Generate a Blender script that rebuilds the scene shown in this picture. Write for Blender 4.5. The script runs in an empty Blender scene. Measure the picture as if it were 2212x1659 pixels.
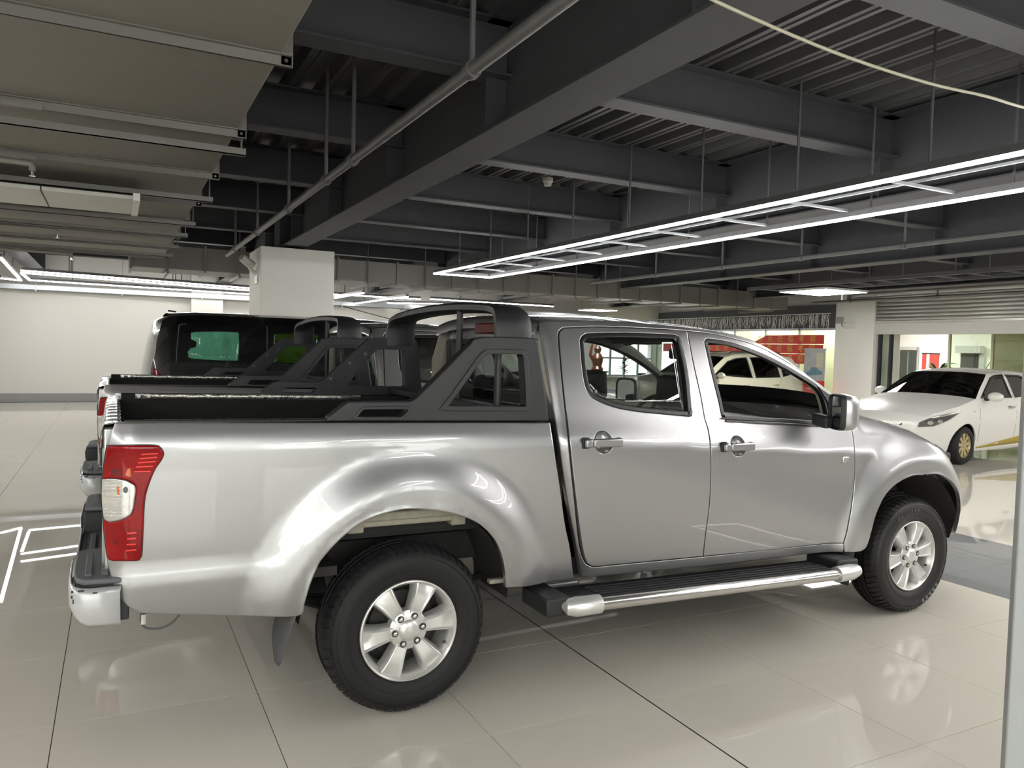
import bpy, math, random
import numpy as np
from math import sin, cos, pi, radians, hypot, sqrt, atan2
from mathutils import Vector, Matrix
from mathutils.geometry import delaunay_2d_cdt

random.seed(7)
SC = bpy.context.scene
COL = SC.collection

# ------------------------------------------------------------------ camera
FPX, YAW, PITCH, ROLL = 1668.895, 0.4751, -0.0437, 0.0274
CAM = np.array([-1.1381, -3.0978, 1.5894])
PW, PH = 2212, 1659
def _axes():
    f = np.array([sin(YAW)*cos(PITCH), cos(YAW)*cos(PITCH), sin(PITCH)])
    r = np.array([cos(YAW), -sin(YAW), 0.0]); u = np.cross(r, f)
    return cos(ROLL)*r + sin(ROLL)*u, -sin(ROLL)*r + cos(ROLL)*u, f
RT, UP, FW = _axes()
cam = bpy.data.cameras.new('camera'); camo = bpy.data.objects.new('camera', cam); COL.objects.link(camo)
cam.sensor_width = 36; cam.lens = FPX/PW*36; cam.clip_start = 0.05; cam.clip_end = 200
camo.matrix_world = Matrix(((RT[0], UP[0], -FW[0], CAM[0]), (RT[1], UP[1], -FW[1], CAM[1]), (RT[2], UP[2], -FW[2], CAM[2]), (0, 0, 0, 1)))
SC.camera = camo
def ray(u, v): return RT*((u-PW/2)/FPX) - UP*((v-PH/2)/FPX) + FW
def onz(u, v, z): d = ray(u, v); return CAM + d*((z-CAM[2])/d[2])
def ony(u, v, y): d = ray(u, v); return CAM + d*((y-CAM[1])/d[1])
def onx(u, v, x): d = ray(u, v); return CAM + d*((x-CAM[0])/d[0])

# ------------------------------------------------------------------ world, exposure
SC.view_settings.view_transform = 'Standard'; SC.view_settings.look = 'None'
SC.view_settings.gamma = 1; SC.view_settings.use_curve_mapping = False
SC.view_settings.exposure = 0.2
W = bpy.data.worlds.new('world'); SC.world = W; W.use_nodes = True
W.node_tree.nodes['Background'].inputs[0].default_value = (1.0, 0.985, 0.95, 1)
W.node_tree.nodes['Background'].inputs[1].default_value = 6.5
SC.cycles.max_bounces = 8; SC.cycles.diffuse_bounces = 4; SC.cycles.glossy_bounces = 4; SC.cycles.adaptive_threshold = 0.035
SC.cycles.transparent_max_bounces = 16; SC.cycles.caustics_reflective = False; SC.cycles.caustics_refractive = False
SC.cycles.sample_clamp_indirect = 4.0
LED = 55.0          # emission of the lamp tubes
DAY = 9.0           # daylight seen through the far windows

# ------------------------------------------------------------------ materials
MT = {}
def mat(name, col, rough=0.5, metal=0.0, coat=0.0, noise=0.0, scale=8.0, bump=0.0, spec=0.5, emit=0.0, stretch=None, rvar=0.0, coatr=0.03):
    m = bpy.data.materials.new(name); m.use_nodes = True; nt = m.node_tree; b = nt.nodes['Principled BSDF']
    b.inputs['Base Color'].default_value = (*col, 1); b.inputs['Roughness'].default_value = rough
    b.inputs['Metallic'].default_value = metal; b.inputs['Specular IOR Level'].default_value = spec
    b.inputs['Coat Weight'].default_value = coat; b.inputs['Coat Roughness'].default_value = coatr
    if emit:
        b.inputs['Emission Color'].default_value = (*col, 1); b.inputs['Emission Strength'].default_value = emit
    if noise or bump or rvar:
        tc = nt.nodes.new('ShaderNodeTexCoord'); nz = nt.nodes.new('ShaderNodeTexNoise')
        nz.inputs['Scale'].default_value = scale; nz.inputs['Detail'].default_value = 4
        src = tc.outputs['Object']
        if stretch:
            mp = nt.nodes.new('ShaderNodeMapping'); mp.inputs['Scale'].default_value = stretch
            nt.links.new(src, mp.inputs[0]); src = mp.outputs[0]
        nt.links.new(src, nz.inputs['Vector'])
        if noise:
            mx = nt.nodes.new('ShaderNodeMix'); mx.data_type = 'RGBA'
            mx.inputs[6].default_value = (*[c*(1-noise) for c in col], 1); mx.inputs[7].default_value = (*[min(1, c*(1+noise)) for c in col], 1)
            nt.links.new(nz.outputs['Fac'], mx.inputs[0]); nt.links.new(mx.outputs[2], b.inputs['Base Color'])
        if rvar:
            mr = nt.nodes.new('ShaderNodeMapRange'); mr.inputs[3].default_value = max(0, rough-rvar); mr.inputs[4].default_value = min(1, rough+rvar)
            nt.links.new(nz.outputs['Fac'], mr.inputs[0]); nt.links.new(mr.outputs[0], b.inputs['Roughness'])
        if bump:
            bp = nt.nodes.new('ShaderNodeBump'); bp.inputs['Strength'].default_value = bump; bp.inputs['Distance'].default_value = 0.01
            nt.links.new(nz.outputs['Fac'], bp.inputs['Height']); nt.links.new(bp.outputs[0], b.inputs['Normal'])
    MT[name] = m
    return m
def glassmat(name, tint, refl=0.06, rough=0.0):
    m = bpy.data.materials.new(name); m.use_nodes = True; nt = m.node_tree; nt.nodes.clear()
    o = nt.nodes.new('ShaderNodeOutputMaterial'); mx = nt.nodes.new('ShaderNodeMixShader'); t = nt.nodes.new('ShaderNodeBsdfTransparent'); g = nt.nodes.new('ShaderNodeBsdfGlossy')
    lf = nt.nodes.new('ShaderNodeLayerWeight'); lf.inputs[0].default_value = 0.5; pw = nt.nodes.new('ShaderNodeMath'); pw.operation = 'POWER'; pw.inputs[1].default_value = 4.5
    lw = nt.nodes.new('ShaderNodeMath'); lw.operation = 'MULTIPLY_ADD'; lw.inputs[1].default_value = 0.94; lw.inputs[2].default_value = 0.03
    nt.links.new(lf.outputs['Facing'], pw.inputs[0]); nt.links.new(pw.outputs[0], lw.inputs[0])
    ad = nt.nodes.new('ShaderNodeMath'); ad.operation = 'MAXIMUM'; ad.inputs[1].default_value = refl
    t.inputs[0].default_value = (*tint, 1); g.inputs['Roughness'].default_value = rough; g.inputs[0].default_value = (1, 1, 1, 1)
    nt.links.new(lw.outputs[0], ad.inputs[0]); nt.links.new(ad.outputs[0], mx.inputs[0]); nt.links.new(t.outputs[0], mx.inputs[1]); nt.links.new(g.outputs[0], mx.inputs[2]); nt.links.new(mx.outputs[0], o.inputs[0])
    MT[name] = m
    return m
mat('paint_silver', (0.395, 0.396, 0.402), 0.33, 0.85, coat=0.9, noise=0.02, scale=300, coatr=0.02)
mat('paint_white', (0.80, 0.79, 0.75), 0.3, 0.0, coat=1.0, noise=0.01, scale=200)
mat('paint_beige', (0.60, 0.57, 0.45), 0.35, 0.3, coat=0.8, noise=0.02, scale=200)
mat('paint_black', (0.004, 0.004, 0.005), 0.25, 0.0, coat=1.0, noise=0.05, scale=100)
mat('rubber', (0.010, 0.010, 0.011), 0.62, noise=0.35, scale=25, bump=0.15, spec=0.35, rvar=0.1)
mat('rubber_new', (0.009, 0.0085, 0.0085), 0.5, noise=0.25, scale=25, bump=0.08, spec=0.4, rvar=0.1)
mat('seal', (0.010, 0.010, 0.011), 0.35, noise=0.2, scale=60, spec=0.5)
mat('plastic_black', (0.018, 0.019, 0.021), 0.55, noise=0.25, scale=180, bump=0.12, rvar=0.08)
mat('rollbar', (0.016, 0.017, 0.019), 0.45, noise=0.3, scale=120, bump=0.15, rvar=0.12)
mat('bed_black', (0.006, 0.006, 0.006), 0.8, noise=0.3, scale=60)
mat('plastic_grey', (0.10, 0.105, 0.115), 0.5, noise=0.15, scale=90, rvar=0.08)
mat('flap', (0.07, 0.072, 0.075), 0.6, noise=0.3, scale=30)
mat('under', (0.018, 0.017, 0.016), 0.75, noise=0.5, scale=20)
mat('primer', (0.27, 0.25, 0.20), 0.55, noise=0.3, scale=30)
mat('alloy', (0.74, 0.735, 0.72), 0.3, 0.6, coat=0.5, noise=0.02, scale=30, coatr=0.08)
mat('alloy_lip', (0.70, 0.69, 0.67), 0.32, 0.6, coat=0.3, noise=0.04, scale=30)
mat('rim_dark', (0.05, 0.048, 0.045), 0.6, 0.4, noise=0.4, scale=20)
mat('chrome', (0.78, 0.77, 0.75), 0.18, 1.0, noise=0.03, scale=25, rvar=0.03)
mat('foil', (0.62, 0.60, 0.56), 0.3, 0.9, noise=0.3, scale=40, bump=0.6, rvar=0.15)
mat('bumper_paint', (0.52, 0.53, 0.54), 0.35, 0.3, coat=0.4, noise=0.06, scale=15)
mat('interior_dark', (0.022, 0.022, 0.024), 0.7, noise=0.15, scale=60, bump=0.1)
mat('interior_grey', (0.12, 0.123, 0.13), 0.55, noise=0.15, scale=80)
mat('interior_beige', (0.36, 0.34, 0.28), 0.7, noise=0.06, scale=60)
mat('headliner', (0.12, 0.12, 0.115), 0.9, noise=0.1, scale=90)
mat('lamp_red', (0.24, 0.001, 0.002), 0.06, coat=0.2, noise=0.5, scale=14, spec=0.2, coatr=0.01)
mat('lamp_red_dark', (0.12, 0.002, 0.003), 0.15, coat=0.4, spec=0.3, noise=0.3, scale=14)
mat('lamp_clear', (0.55, 0.55, 0.54), 0.16, 0.8, coat=0.6, noise=0.35, scale=30, stretch=(0.1, 0.1, 6))
mat('lamp_amber', (0.55, 0.09, 0.004), 0.2, coat=1.0, noise=0.1)
mat('lamp_rib', (0.80, 0.03, 0.02), 0.12, coat=0.5, noise=0.1)
glassmat('glass_clear', (0.92, 0.945, 0.93), 0.05)
glassmat('glass_tint', (0.60, 0.63, 0.62), 0.07)
glassmat('glass_dark', (0.055, 0.06, 0.062), 0.08)
glassmat('glass_green', (0.30, 0.54, 0.45), 0.05)
glassmat('glass_olive', (0.19, 0.30, 0.09), 0.05)
glassmat('glass_store', (0.80, 0.86, 0.80), 0.05)
glassmat('lens_clear', (0.92, 0.93, 0.94), 0.12)
mat('mirror_glass', (0.75, 0.78, 0.8), 0.02, 1.0, noise=0.01)
mat('cream_tile', (0.67, 0.632, 0.555), 0.012, noise=0.035, scale=1.4, spec=0.85, rvar=0.004)
mat('grey_tile', (0.24, 0.245, 0.245), 0.02, noise=0.05, scale=1.4, spec=0.7, rvar=0.006)
mat('grout', (0.05, 0.047, 0.042), 0.8, noise=0.2)
mat('joint_black', (0.006, 0.006, 0.006), 0.7, noise=0.1)
mat('wall_white', (0.60, 0.592, 0.56), 0.75, noise=0.02, scale=1.5)
mat('column_white', (0.86, 0.85, 0.80), 0.6, noise=0.02, scale=2)
mat('base_grey', (0.17, 0.168, 0.165), 0.2, noise=0.1, scale=3)
mat('steel_dark', (0.072, 0.074, 0.083), 0.6, noise=0.12, scale=5, spec=0.35)
mat('deck_steel', (0.095, 0.095, 0.098), 0.5, 0.15, noise=0.15, scale=4)
mat('duct_grey', (0.185, 0.175, 0.157), 0.62, 0.1, noise=0.08, scale=3, stretch=(0.4, 3, 1))
mat('duct_metal', (0.17, 0.165, 0.152), 0.5, 0.35, noise=0.12, scale=3)
mat('pipe_grey', (0.15, 0.15, 0.152), 0.45, 0.3, noise=0.15, scale=15)
mat('rod_grey', (0.13, 0.13, 0.135), 0.5, 0.3, noise=0.15, scale=15)
mat('galv', (0.56, 0.555, 0.53), 0.36, 0.5, noise=0.25, scale=2.5, stretch=(1, 1, 8), rvar=0.1)
mat('tray_steel', (0.42, 0.44, 0.47), 0.4, 0.6, noise=0.1, scale=6)
mat('housing_grey', (0.16, 0.16, 0.165), 0.4, 0.3, noise=0.1, scale=10)
mat('led_white', (1.0, 0.985, 0.945), 0.5, emit=LED)
mat('panel_white', (1.0, 0.98, 0.93), 0.5, emit=LED*1.0)
mat('led_soft', (1.0, 0.985, 0.945), 0.5, emit=LED*0.48)
mat('wall_darkened', (0.20, 0.195, 0.185), 0.6, noise=0.03, scale=2)  # unseen part of the front wall, darkened to dull the truck door reflections
mat('daylight', (1.0, 1.0, 0.98), 0.5, emit=DAY)
mat('panel_off', (0.50, 0.50, 0.46), 0.45, noise=0.08, scale=4)
mat('white_plastic', (0.70, 0.70, 0.67), 0.4, noise=0.03)
mat('cable_cream', (0.62, 0.60, 0.47), 0.5, noise=0.05)
mat('banner_red', (0.55, 0.035, 0.025), 0.6, noise=0.08, scale=6, stretch=(1, 1, 6))
mat('banner_gold', (0.62, 0.36, 0.05), 0.5, noise=0.05)
mat('poster_blue', (0.10, 0.22, 0.28), 0.4, noise=0.4, scale=9)
mat('poster_grey', (0.40, 0.41, 0.42), 0.4, noise=0.2, scale=5)
mat('stone_yellow', (0.55, 0.53, 0.36), 0.5, noise=0.12, scale=9)
mat('post_grey', (0.29, 0.305, 0.31), 0.35, noise=0.03, scale=3)
mat('wood_red', (0.16, 0.035, 0.012), 0.3, coat=0.6, noise=0.4, scale=12)
mat('leaf', (0.03, 0.075, 0.02), 0.5, noise=0.4, scale=20)
mat('gold_stripe', (0.36, 0.27, 0.03), 0.35, noise=0.06)
mat('gold_rim', (0.55, 0.46, 0.26), 0.3, 0.7, noise=0.1)
mat('door_dark', (0.03, 0.028, 0.027), 0.5, noise=0.2)
mat('door_grey', (0.30, 0.30, 0.29), 0.5, noise=0.05)
mat('copper', (0.5, 0.02, 0.02), 0.5, noise=0.1)
mat('ink', (0.02, 0.02, 0.03), 0.6, noise=0.05)
mat('film', (0.60, 0.61, 0.61), 0.22, 0.2, coat=1.0, noise=0.3, scale=35, bump=1.0)

# ------------------------------------------------------------------ mesh helpers
def link(name, me, m, parent=None):
    o = bpy.data.objects.new(name, me); COL.objects.link(o)
    if m is not None: me.materials.append(MT[m] if isinstance(m, str) else m)
    if parent is not None: o.parent = parent
    return o
def tag(o, label=None, cat=None, group=None, kind=None):
    if label: o['label'] = label
    if cat: o['category'] = cat
    if group: o['group'] = group
    if kind: o['kind'] = kind
    return o
def thing(name, label, cat, loc=(0, 0, 0), rz=0.0, group=None, kind=None):
    o = bpy.data.objects.new(name, None); COL.objects.link(o); o.location = loc; o.rotation_euler = (0, 0, rz); o.empty_display_size = 0.1
    return tag(o, label, cat, group, kind)
def copy_tree(o, parent=None):
    c = o.copy(); COL.objects.link(c); c.parent = parent
    for ch in list(o.children): copy_tree(ch, c)
    return c
class MB:
    def __init__(s): s.v = []; s.f = []
    def add(s, vs, fs):
        b = len(s.v); s.v += [tuple(p) for p in vs]; s.f += [tuple(i+b for i in f) for f in fs]; return s
    def box(s, x0, x1, y0, y1, z0, z1):
        return s.add([(x0, y0, z0), (x1, y0, z0), (x1, y1, z0), (x0, y1, z0), (x0, y0, z1), (x1, y0, z1), (x1, y1, z1), (x0, y1, z1)],
                     [(0, 3, 2, 1), (4, 5, 6, 7), (0, 1, 5, 4), (1, 2, 6, 5), (2, 3, 7, 6), (3, 0, 4, 7)])
    def frame_of(s, d):
        d = Vector(d).normalized(); a = Vector((0, 0, 1)) if abs(d.z) < 0.9 else Vector((1, 0, 0)); u = d.cross(a).normalized(); return u, d.cross(u)
    def cyl(s, p0, p1, r0, r1=None, n=16, caps=True):
        r1 = r0 if r1 is None else r1; p0 = Vector(p0); p1 = Vector(p1); u, w = s.frame_of(p1-p0)
        vs = [p0+(u*cos(2*pi*i/n)+w*sin(2*pi*i/n))*r0 for i in range(n)] + [p1+(u*cos(2*pi*i/n)+w*sin(2*pi*i/n))*r1 for i in range(n)]
        fs = [(i, (i+1) % n, n+(i+1) % n, n+i) for i in range(n)]
        if caps: fs += [tuple(range(n-1, -1, -1)), tuple(range(n, 2*n))]
        return s.add(vs, fs)
    def tube(s, path, r, n=8, closed=False, flat=None):
        P = [Vector(p) for p in path]; N = len(P); vs = []; pu = None
        for i in range(N):
            d = (P[(i+1) % N]-P[i-1]) if (closed or 0 < i < N-1) else (P[1]-P[0] if i == 0 else P[-1]-P[-2])
            d.normalize()
            if pu is None: u, w = s.frame_of(d)
            else:
                u = (pu - d*pu.dot(d)).normalized(); w = d.cross(u)
            pu = u; rr = r[i] if isinstance(r, (list, tuple)) else r
            vs += [P[i]+u*cos(2*pi*k/n)*rr+w*sin(2*pi*k/n)*rr for k in range(n)]
        fs = []
        for i in range(N if closed else N-1):
            a = i*n; b = ((i+1) % N)*n
            fs += [(a+k, a+(k+1) % n, b+(k+1) % n, b+k) for k in range(n)]
        if not closed: fs += [tuple(range(n-1, -1, -1)), tuple((N-1)*n+k for k in range(n))]
        return s.add(vs, fs)
    def prism(s, poly, off):
        n = len(poly); o = Vector(off)
        return s.add([tuple(p) for p in poly]+[tuple(Vector(p)+o) for p in poly], [tuple(range(n)), tuple(range(2*n-1, n-1, -1))]+[((i+1) % n, i, n+i, n+(i+1) % n) for i in range(n)])
    def lathe(s, prof, c, axis='y', n=48, a0=0, a1=2*pi):
        full = abs(a1-a0-2*pi) < 1e-6; m = n if full else n+1; k = len(prof); vs = []
        for i in range(m):
            a = a0+(a1-a0)*i/n
            for r, h in prof:
                if axis == 'y': vs.append((c[0]+r*cos(a), c[1]+h, c[2]+r*sin(a)))
                elif axis == 'z': vs.append((c[0]+r*cos(a), c[1]+r*sin(a), c[2]+h))
                else: vs.append((c[0]+h, c[1]+r*cos(a), c[2]+r*sin(a)))
        fs = []
        for i in range(n):
            a = i*k; b = ((i+1) % m)*k
            fs += [(a+j, a+j+1, b+j+1, b+j) for j in range(k-1)]
        return s.add(vs, fs)
    def loft(s, rows, closed=False):
        k = len(rows[0]); vs = [p for r in rows for p in r]; fs = []
        for i in range(len(rows)-1):
            for j in range(k if closed else k-1):
                j2 = (j+1) % k; fs.append((i*k+j, i*k+j2, (i+1)*k+j2, (i+1)*k+j))
        return s.add(vs, fs)
    def sphere(s, c, rx, ry, rz, n=16, m=10, t0=0.0, t1=pi):
        rows = [[(c[0]+rx*sin(t0+(t1-t0)*i/m)*cos(2*pi*j/n), c[1]+ry*sin(t0+(t1-t0)*i/m)*sin(2*pi*j/n), c[2]+rz*cos(t0+(t1-t0)*i/m)) for j in range(n)] for i in range(m+1)]
        return s.loft(rows, True)
    def xf(s, M):
        s.v = [tuple(M @ Vector(p)) for p in s.v]; return s
    def mesh(s, name, ang=35):
        me = bpy.data.meshes.new(name); me.from_pydata(s.v, [], s.f); me.validate()
        if ang:
            me.polygons.foreach_set('use_smooth', [True]*len(me.polygons)); me.set_sharp_from_angle(angle=radians(ang))
        me.update(); return me
    def build(s, name, m, parent=None, bevel=0.0, ang=35, seg=2, solid=0.0):
        o = link(name, s.mesh(name, ang), m, parent)
        if solid:
            q = o.modifiers.new('s', 'SOLIDIFY'); q.thickness = solid; q.offset = 0
        if bevel:
            q = o.modifiers.new('b', 'BEVEL'); q.width = bevel; q.segments = seg; q.limit_method = 'ANGLE'; q.angle_limit = radians(40); q.harden_normals = False
        return o
def rbox(x0, x1, y0, y1, z0, z1, name, m, parent=None, bevel=0.004, seg=2): return MB().box(x0, x1, y0, y1, z0, z1).build(name, m, parent, bevel, seg=seg)
def sm(pts, n=6):
    """Catmull-Rom through the points."""
    P = [np.array(p, float) for p in pts]; P = [2*P[0]-P[1]]+P+[2*P[-1]-P[-2]]; out = []
    for i in range(1, len(P)-2):
        a, b, c, d = P[i-1:i+3]
        for k in range(n):
            t = k/n; out.append(tuple(0.5*((2*b)+(c-a)*t+(2*a-5*b+4*c-d)*t*t+(3*b-a-3*c+d)*t**3)))
    out.append(tuple(P[-2])); return out
def spline(keys):
    """smooth 1-D interpolation through sorted keys"""
    X = np.array([k[0] for k in keys], float); Y = np.array([k[1] for k in keys], float)
    h = np.diff(X); dl = np.diff(Y)/h; m = np.empty(len(X)); m[0] = dl[0]; m[-1] = dl[-1]
    for i in range(1, len(X)-1):
        m[i] = 0 if dl[i-1]*dl[i] <= 0 else 2*dl[i-1]*dl[i]/(dl[i-1]+dl[i])
    def f(x):
        if x <= X[0]: return Y[0]+m[0]*(x-X[0])
        if x >= X[-1]: return Y[-1]+m[-1]*(x-X[-1])
        i = int(np.searchsorted(X, x))-1; i = max(i, 0); t = (x-X[i])/h[i]
        return (2*t**3-3*t*t+1)*Y[i]+(t**3-2*t*t+t)*h[i]*m[i]+(-2*t**3+3*t*t)*Y[i+1]+(t**3-t*t)*h[i]*m[i+1]
    return f
def lin(keys):
    X = [k[0] for k in keys]; Y = [k[1] for k in keys]
    return lambda x: float(np.interp(x, X, Y))
def sstep(t): t = min(1.0, max(0.0, t)); return t*t*(3-2*t)
def area2(P): return sum(P[i-1][0]*P[i][1]-P[i][0]*P[i-1][1] for i in range(len(P)))/2
def resample(P, h):
    out = []
    for i in range(len(P)):
        a = P[i]; b = P[(i+1) % len(P)]; d = hypot(b[0]-a[0], b[1]-a[1])
        if d < 1e-4: continue
        n = max(1, int(math.ceil(d/h))); out += [(a[0]+(b[0]-a[0])*k/n, a[1]+(b[1]-a[1])*k/n) for k in range(n)]
    return out
def inset(P, d):
    """shrink a counter-clockwise loop by d"""
    n = len(P); out = []
    for i in range(n):
        a, b, c = P[i-1], P[i], P[(i+1) % n]
        e1 = np.array([b[0]-a[0], b[1]-a[1]]); e2 = np.array([c[0]-b[0], c[1]-b[1]])
        e1 /= max(1e-9, np.linalg.norm(e1)); e2 /= max(1e-9, np.linalg.norm(e2))
        n1 = np.array([-e1[1], e1[0]]); n2 = np.array([-e2[1], e2[0]]); m = n1+n2; L = np.linalg.norm(m)
        m = n1 if L < 1e-6 else m/L; k = d/max(0.5, float(m @ n1)); out.append((b[0]+m[0]*k, b[1]+m[1]*k))
    return out
def inside(px, pz, P):
    r = np.zeros(len(px), bool); n = len(P)
    for i in range(n):
        x1, z1 = P[i-1]; x2, z2 = P[i]
        if z1 == z2: continue
        c = ((z1 > pz) != (z2 > pz)) & (px < (x2-x1)*(pz-z1)/(z2-z1)+x1); r ^= c
    return r
def ccw(P): return list(P) if area2(P) > 0 else list(reversed(P))
def panel(name, loop, holes, yf, m, parents, h=0.03, gap=0.0025, edge=0.004, thick=0.025, yc=None, off=0.0, tilt=0.75):
    """A sheet over y = yf(x, z) cut to an outline in (x, z). parents: (right side, left side); the left one is mirrored about y = yc."""
    L = inset(ccw(resample(loop, h)), gap); Hs = [list(reversed(inset(ccw(resample(q, h)), -gap))) for q in holes]
    loops = [L]+Hs; rings = []; verts = []; edges = []; kind = []
    for q in loops:
        b = len(verts); verts += q; edges += [(b+i, b+(i+1) % len(q)) for i in range(len(q))]; kind += [1]*len(q); rings.append((b, len(q)))
    if edge:
        for q in loops:
            q2 = inset(q, edge); b = len(verts); verts += q2; edges += [(b+i, b+(i+1) % len(q2)) for i in range(len(q2))]; kind += [0]*len(q2)
    A = np.array(L); gx = np.arange(A[:, 0].min(), A[:, 0].max(), h)+h*0.5; gz = np.arange(A[:, 1].min(), A[:, 1].max(), h)+h*0.5
    GX, GZ = [q.ravel() for q in np.meshgrid(gx, gz)]
    if len(GX):
        ok = inside(GX, GZ, L)
        for q in Hs: ok &= ~inside(GX, GZ, q)
        GX, GZ = GX[ok], GZ[ok]; B = np.array(verts)
        if len(GX):
            D = np.min(np.hypot(GX[:, None]-B[None, :, 0], GZ[:, None]-B[None, :, 1]), axis=1); ok = D > h*0.45
            verts += list(zip(GX[ok], GZ[ok])); kind += [0]*int(ok.sum())
    V, _, F, ov, _, _ = delaunay_2d_cdt([Vector(p) for p in verts], edges, [], 0, 1e-6)
    P = np.array([(p[0], p[1]) for p in V]); F = [f for f in F if len(f) == 3]
    cen = np.array([P[list(f)].mean(0) for f in F]); ok = inside(cen[:, 0], cen[:, 1], L)
    for q in Hs: ok &= ~inside(cen[:, 0], cen[:, 1], q)
    F = [f for f, k in zip(F, ok) if k]
    bd = {}
    nb = np.zeros((len(P), 2))
    org = {}
    for i, o in enumerate(ov):
        for k in o: org.setdefault(k, i)
    for (b, n) in rings:
        q = verts[b:b+n]
        for i in range(n):
            t = np.array([q[(i+1) % n][0]-q[i-1][0], q[(i+1) % n][1]-q[i-1][1]]); t /= max(1e-9, np.linalg.norm(t)); nb[org[b+i]] = (t[1], -t[0])
    e = 1e-3; Y = np.array([yf(x, z) for x, z in P])+off
    used = sorted({i for f in F for i in f}); Yx = np.zeros(len(P)); Yz = np.zeros(len(P))
    for i in used:
        x, z = P[i]; Yx[i] = (yf(x+e, z)-yf(x-e, z))/(2*e); Yz[i] = (yf(x, z+e)-yf(x, z-e))/(2*e)
    outs = []
    for s, par in zip((1, -1), parents):
        if par is None: continue
        vs = []; nm = []; fs = []; idx = {}
        for i in used:
            idx[i] = len(vs); vs.append((P[i, 0], Y[i], P[i, 1])); nn = np.array([Yx[i], -1.0, Yz[i]]); nn /= np.linalg.norm(nn)
            nn = nn+tilt*np.array([nb[i, 0], 0, nb[i, 1]]); nm.append(nn/np.linalg.norm(nn))
        for f in F:
            a, b, c = f
            d = (P[b, 0]-P[a, 0])*(P[c, 1]-P[a, 1])-(P[c, 0]-P[a, 0])*(P[b, 1]-P[a, 1])
            fs.append((idx[a], idx[b], idx[c]) if d > 0 else (idx[a], idx[c], idx[b]))
        nout = len(fs)
        if thick:
            for (b, n) in rings:
                o0 = len(vs); ids = [org[b+i] for i in range(n)]
                for i in ids:
                    t = (nb[i, 0], 0.0, nb[i, 1])
                    vs.append((P[i, 0], Y[i], P[i, 1])); vs.append((P[i, 0], Y[i]+thick, P[i, 1])); nm.append(t); nm.append(t)
                for i in range(n):
                    j = (i+1) % n; fs.append((o0+2*i, o0+2*i+1, o0+2*j+1, o0+2*j))
            o0 = len(vs)                                              # the back of the sheet
            for i in used: vs.append((P[i, 0], Y[i]+thick, P[i, 1])); nm.append((0, 1, 0))
            fs += [(o0+f[0], o0+f[2], o0+f[1]) for f in fs[:nout]]
        if s < 0:
            vs = [(x, 2*yc-y, z) for x, y, z in vs]; nm = [(a, -b, c) for a, b, c in nm]; fs = [tuple(reversed(f)) for f in fs]
        me = bpy.data.meshes.new(name); me.from_pydata(vs, [], fs); me.polygons.foreach_set('use_smooth', [True]*len(fs)); me.update()
        me.normals_split_custom_set_from_vertices([tuple(q) for q in nm])
        outs.append(link(name, me, m, par))
    return outs
def text_mesh(body, size, extrude=0.0, name='lettering', align='CENTER', res=3):
    cu = bpy.data.curves.new(name, 'FONT'); cu.body = body; cu.size = size; cu.extrude = extrude; cu.align_x = align; cu.align_y = 'CENTER'; cu.resolution_u = res
    o = bpy.data.objects.new(name, cu); COL.objects.link(o); bpy.context.view_layer.update()
    me = bpy.data.meshes.new_from_object(o.evaluated_get(bpy.context.evaluated_depsgraph_get())); me.materials.clear()
    bpy.data.objects.remove(o); bpy.data.curves.remove(cu); return me

# ================================================================== THE ROOM
XL, XR, YF, YB, ZD = -9.0, 16.0, -8.5, 19.0, 3.95
GX0, GY0, TS = 0.245, -0.30, 0.80
def struct(o): o['kind'] = 'structure'; return o
floor = struct(MB().box(XL-0.2, 26, YF-0.2, YB+0.2, -0.12, -0.004).build('floor', 'grout', ang=0))
def tile_mesh(name):
    a = 0.0017; b = 0.0018; h = TS/2
    q = lambda d, z: [(-h+d, -h+d, z), (h-d, -h+d, z), (h-d, h-d, z), (-h+d, h-d, z)]
    m = MB(); m.add(q(a, -0.01)+q(a, -0.0008)+q(b, 0.0), [(8, 9, 10, 11)]+[(i, (i+1) % 4, 4+(i+1) % 4, 4+i) for i in range(4)]+[(4+i, 4+(i+1) % 4, 8+(i+1) % 4, 8+i) for i in range(4)])
    return m
tmA = tile_mesh('tile').mesh('tile', 0); tmA.materials.append(MT['cream_tile'])
tmB = tile_mesh('tile').mesh('tile_grey', 0); tmB.materials.append(MT['grey_tile'])
cells = []
for i in range(-12, 33):
    for j in range(-10, 25):
        x = GX0+(i+0.5)*TS; y = GY0+(j+0.5)*TS
        if x < XL+0.3 or y < YF+0.3 or y > YB-0.3: continue
        d = np.array([x, y, 0])-CAM; dz = d @ FW; sx = d @ RT
        seen = dz > 0.6 and abs(sx/dz) < 0.78
        cells.append((0 if seen else 1, dz if seen else 50+hypot(x, y), x, y, 5 <= i < 7))
cells.sort()
stuffA = MB(); T0 = tile_mesh('t')
for k, (s, d, x, y, g) in enumerate(cells):
    if k < 290:
        o = bpy.data.objects.new('tile', tmB if g else tmA); COL.objects.link(o); o.parent = floor; o.location = (x, y, 0)
    elif g:
        o = bpy.data.objects.new('tile', tmB); COL.objects.link(o); o.parent = floor; o.location = (x, y, 0)
    else: stuffA.add([(p[0]+x, p[1]+y, p[2]) for p in T0.v], T0.f)
tag(stuffA.build('far_tiles', 'cream_tile', floor, ang=0), kind='stuff')
MB().box(GX0+TS-0.0035, GX0+TS+0.0035, YF, YB, -0.003, 0.0006).build('expansion_joint', 'joint_black', floor, ang=0)

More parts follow.
